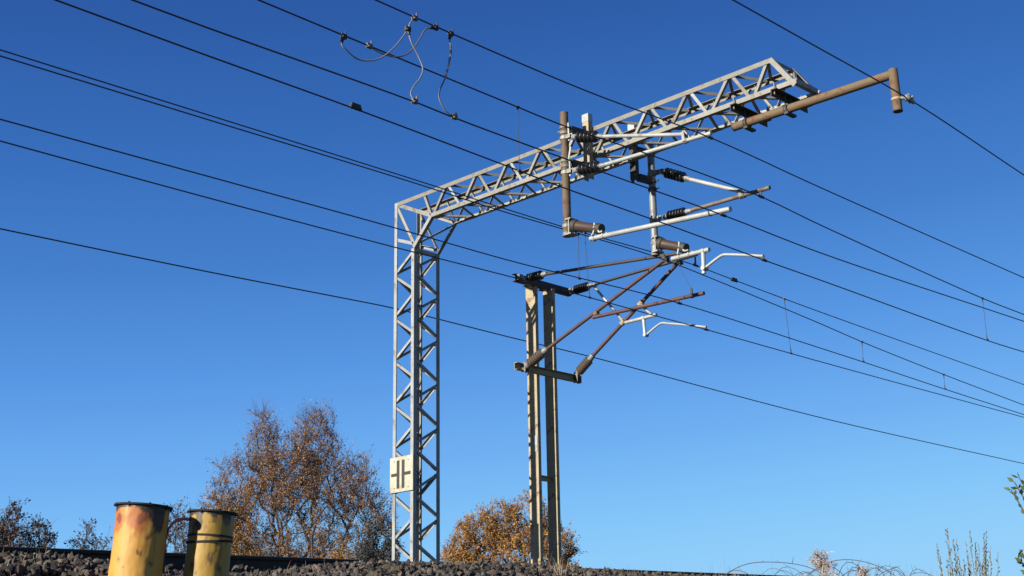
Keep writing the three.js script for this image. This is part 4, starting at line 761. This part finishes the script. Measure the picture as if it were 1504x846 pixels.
tuft('thin dry grass stalks standing on the ballast at the foot of the twin posts', -10.2, -10.9, 3.05, 0.12, 26);
tuft('wispy dry grass at the edge of the ballast, apart from the posts', -9.0, -11.9, 3.0, 0.28, 46);
tuft('low brown grass fringe along the ballast end near the bramble', -9.35, -12.7, 2.98, 0.3, 80);
tuft('sparse tall hair thin stalks rising around the fluffy grass head', -4.55, -6.95, 2.42, 0.22, 16);
tuft('straw coloured grass clump at the end of the ballast beside the stones', -10.1, -4.35, 2.88, 0.2, 70);
tuft('thin weed stalks beside the slimmer yellow pipe stub', -9.3, -6.5, 2.72, 0.2, 36);
for (const [label, pts] of [
  ['bare bramble stem arching low over the ballast end', [[-4.98, 1.3, -6.5], [-4.93, 2.2, -6.55], [-4.82, 2.325, -6.66], [-4.68, 2.345, -6.8], [-4.52, 2.3, -6.95], [-4.44, 2.2, -7.02], [-4.42, 1.4, -7.05]]],
  ['bare bramble stem arching behind the fluffy grass head', [[-4.62, 1.3, -6.86], [-4.58, 2.2, -6.9], [-4.48, 2.33, -7.0], [-4.36, 2.35, -7.12], [-4.22, 2.28, -7.25], [-4.14, 2.15, -7.33], [-4.12, 1.3, -7.36]]],
  ['short bare bramble stem crossing the smaller grass tuft', [[-4.3, 1.3, -7.18], [-4.32, 2.15, -7.16], [-4.27, 2.26, -7.22], [-4.2, 2.31, -7.3]]],
]) {
  const p = pts.map(P), t = thing('bramble', label, 'bramble', p[0].clone(), 'arching bramble stems'), c = new THREE.CatmullRomCurve3(p), th = segs();
  part('stem', new THREE.TubeGeometry(c, 60, 0.0022, 6).toNonIndexed(), bark2, t);
  for (let i = 0; i < 26; i++) { const s = rr(0.25, 0.8), q = c.getPointAt(s); th.add(q, q.clone().add(V(rr(-1, 1), rr(0, 1.4), rr(-1, 1)).multiplyScalar(i % 6 ? 0.014 : 0.05)), 0.0022, 0.0006, 3); }
  part('thorns', th.geo(), bark2, t);
}
{
  const b = V(-4.5, slopeY(-4.5, -7), -7.0), t = thing('bramble_tangle', 'low tangle of thin reddish bramble stems among the dry grass heads', 'bramble', b), lv = leafSet(), th = segs();
  for (let i = 0; i < 22; i++) {
    const r0 = rr(-0.75, 0.62), L = rr(0.12, 0.34) * (rnd() < 0.5 ? -1 : 1), top = 2.262 + rr(0, 0.085) - 0.03 * Math.abs(r0), dz = rr(-0.12, 0.12);
    const q = (r, y) => V(-4.5, y, -7.0).addScaledVector(right, r).add(V(dz, 0, dz));
    const c = new THREE.CatmullRomCurve3([q(r0, 1.45), q(r0 + L * 0.1, top - 0.12), q(r0 + L * 0.45, top), q(r0 + L * 0.8, top - 0.025), q(r0 + L * 1.1, top - 0.12)]);
    part('stem', new THREE.TubeGeometry(c, 30, rr(0.0011, 0.0021), 5).toNonIndexed(), bark2, t);
    for (let k = 0; k < 7; k++) { const p = c.getPointAt(rr(0.45, 0.98)); th.add(p, p.clone().add(V(rr(-1, 1), rr(0.2, 1.4), rr(-1, 1)).multiplyScalar(k % 3 ? 0.012 : 0.035)), 0.0014, 0.0005, 3); if (k < 3) { const w = rr(0.7, 1.2); lv.add(p, rr(0.004, 0.008), [[0.1 * w, 0.04 * w, 0.025 * w], [0.07 * w, 0.06 * w, 0.025 * w]][k % 2]); } }
  }
  part('thorns', th.geo(), bark2, t); part('leaves', lv.geo(), plainLeafMat, t);
}
{
  // loose dead grass and weeds along the ballast edge
  const l = [];
  for (let i = 0; i < 1700; i++) {
    const z = -3.4 - 14.5 * rnd(), x = rr(-10.75, -9.3); if (nz(z * 1.1, 4.4, x) < 0.02 && rnd() < 0.85) continue;
    const y = ballastY(x, z), h = rr(0.03, 0.11) * (rnd() < 0.08 ? 1.9 : 1), c = STRAW[Math.floor(rnd() * 4)];
    l.push([V(x, y - 0.02, z), V(x + rr(-0.05, 0.05), y + h, z + rr(-0.05, 0.05)), rr(0.0012, 0.003), 0.01, c.map((v) => v * rr(0.6, 1.05))]);
  }
  const m = lone('dry_grass', blades(l), plainLeafMat, V(-10, 2.7, -9)); tag(m, 'loose dead grass blades growing through the ballast edge', null, null, 'stuff');
}
{
  // tall dead grass on the near bank, mixed through the brambles
  const l = [];
  for (let i = 0; i < 620; i++) {
    const r = rr(-0.95, 0.75), q = V(-4.5, 0, -7.0).addScaledVector(right, r).add(V(rr(-0.25, 0.25), 0, rr(-0.25, 0.25))), y = slopeY(q.x, q.z), top = 2.2 + 0.09 * nz(r * 3, 1.1, 6) + rr(0, 0.07) * (rnd() < 0.15 ? 2.2 : 1), c = STRAW[Math.floor(rnd() * 4)];
    l.push([V(q.x, y, q.z), V(q.x + rr(-0.08, 0.08), top, q.z + rr(-0.08, 0.08)), rr(0.001, 0.0022), rr(0, 0.05), c.map((v) => v * rr(0.5, 1))]);
  }
  const m = lone('bank_grass', blades(l), plainLeafMat, V(-4.5, slopeY(-4.5, -7), -7)); tag(m, 'tall thin dead grass standing among the brambles on the near bank', null, null, 'stuff');
}
{
  // upright leafy shoots by the frame's right side
  const b = V(-2.7, earth(-2.7, -5.2), -5.2), t = thing('leafy_shoots', 'cluster of upright slender shoots with small grey green leaves', 'plant', b), lv = leafSet(), st = segs();
  const tops = [[-0.11, 0.115], [-0.08, 0.172], [-0.052, 0.17], [-0.03, 0.11], [0.0, 0.075], [0.018, 0.16], [0.05, 0.152], [0.075, 0.16], [0.093, 0.135], [0.1, 0.11], [0.045, 0.1], [-0.1, 0.05], [-0.02, 0.05], [0.03, 0.06], [0.07, 0.07], [-0.06, 0.09], [-0.045, 0.06], [-0.075, 0.03], [0.085, 0.05], [0.01, 0.02], [0.055, 0.03], [-0.03, 0.02], [-0.05, 0.02], [0.04, 0.0], [-0.09, 0.09], [-0.065, 0.13], [-0.04, 0.14], [0.0, 0.12], [0.03, 0.12], [0.06, 0.11], [0.082, 0.1], [0.11, 0.08], [0.02, 0.04], [-0.01, 0.03], [0.06, 0.05], [-0.06, 0.05], [-0.12, 0.07]];
  for (const [r, h] of tops) {
    const top = V(-2.68, 2.058, -5.2).addScaledVector(right, r).add(V(0, h, 0)).add(V(rr(-1, 1), 0, rr(-1, 1)).multiplyScalar(0.02)), foot = b.clone().addScaledVector(right, r * 0.15 + rr(-0.02, 0.02));
    const c = new THREE.CatmullRomCurve3([foot, foot.clone().lerp(top, 0.6).addScaledVector(right, -r * 0.34), foot.clone().lerp(top, 0.85).addScaledVector(right, -r * 0.16 + rr(-0.008, 0.008)), top]);
    for (let i = 0; i < 14; i++) st.add(c.getPoint(i / 14), c.getPoint((i + 1) / 14), 0.0017 - i * 0.00008, 0.00165 - i * 0.00008, 4);
    for (let i = 0; i < 44; i++) { const s = 0.62 + 0.38 * i / 44, q = c.getPoint(s), d = c.getTangent(s).add(V(rr(-1, 1), rr(-0.1, 0.5), rr(-1, 1)).multiplyScalar(0.9)), k = rr(0.6, 1.3), col = [[0.095, 0.105, 0.05], [0.14, 0.13, 0.065], [0.06, 0.068, 0.04], [0.16, 0.125, 0.07]][Math.floor(rnd() * 4)]; lv.add(q, rr(0.0034, 0.0058), col.map((v) => v * k), 1.4, d); }
  }
  part('stems', st.geo(), paleBark, t); part('leaves', lv.geo(), plainLeafMat, t);
}
{
  // elder bush standing just beyond the frame, two leafy ends reach in
  const b = V(-1.7, earth(-1.7, -5.3), -5.3), t = thing('elder_bush', 'green leafy bush whose branch tips reach in at the picture edge', 'bush', b), st = segs(), lv = leafSet();
  const ends = [[V(-2.275, 2.3, -4.795), 12], [V(-2.262, 2.325, -4.803), 12], [V(-2.25, 2.34, -4.82), 10], [V(-2.31, 2.07, -4.862), 16], [V(-2.3, 2.05, -4.87), 14], [V(-2.3, 2.085, -4.875), 12], [V(-2.0, 2.5, -5.1), 10], [V(-1.9, 2.2, -5.0), 10], [V(-1.7, 2.7, -5.3), 12], [V(-1.5, 2.3, -5.6), 12], [V(-1.9, 2.35, -5.4), 12], [V(-1.75, 2.05, -5.1), 12]];
  for (const [e, n] of ends) {
    const c = new THREE.CatmullRomCurve3([b.clone(), b.clone().lerp(e, 0.5).add(V(0.05, 0.22, 0)), e]);
    for (let i = 0; i < 16; i++) st.add(c.getPoint(i / 16), c.getPoint((i + 1) / 16), 0.008 - i * 0.00036, 0.0076 - i * 0.00036, 5);
    for (let i = 0; i < n; i++) { const q = c.getPoint(1 - 0.012 * Math.floor(i / 2)), d = c.getTangent(0.9).multiplyScalar(0.7).add(V(rr(-1, 1), rr(-0.7, 0.5), rr(-1, 1))), k = rr(0.8, 1.25); lv.add(q, rr(0.009, 0.014), [0.05 * k, 0.075 * k, 0.022 * k], 1.25, d); }
  }
  part('stems', st.geo(), bark2, t); part('leaves', lv.geo(), plainLeafMat, t);
}
scene.traverse((o) => { if (o.isMesh) o.castShadow = o.receiveShadow = true; });
renderer.render(scene, camera);
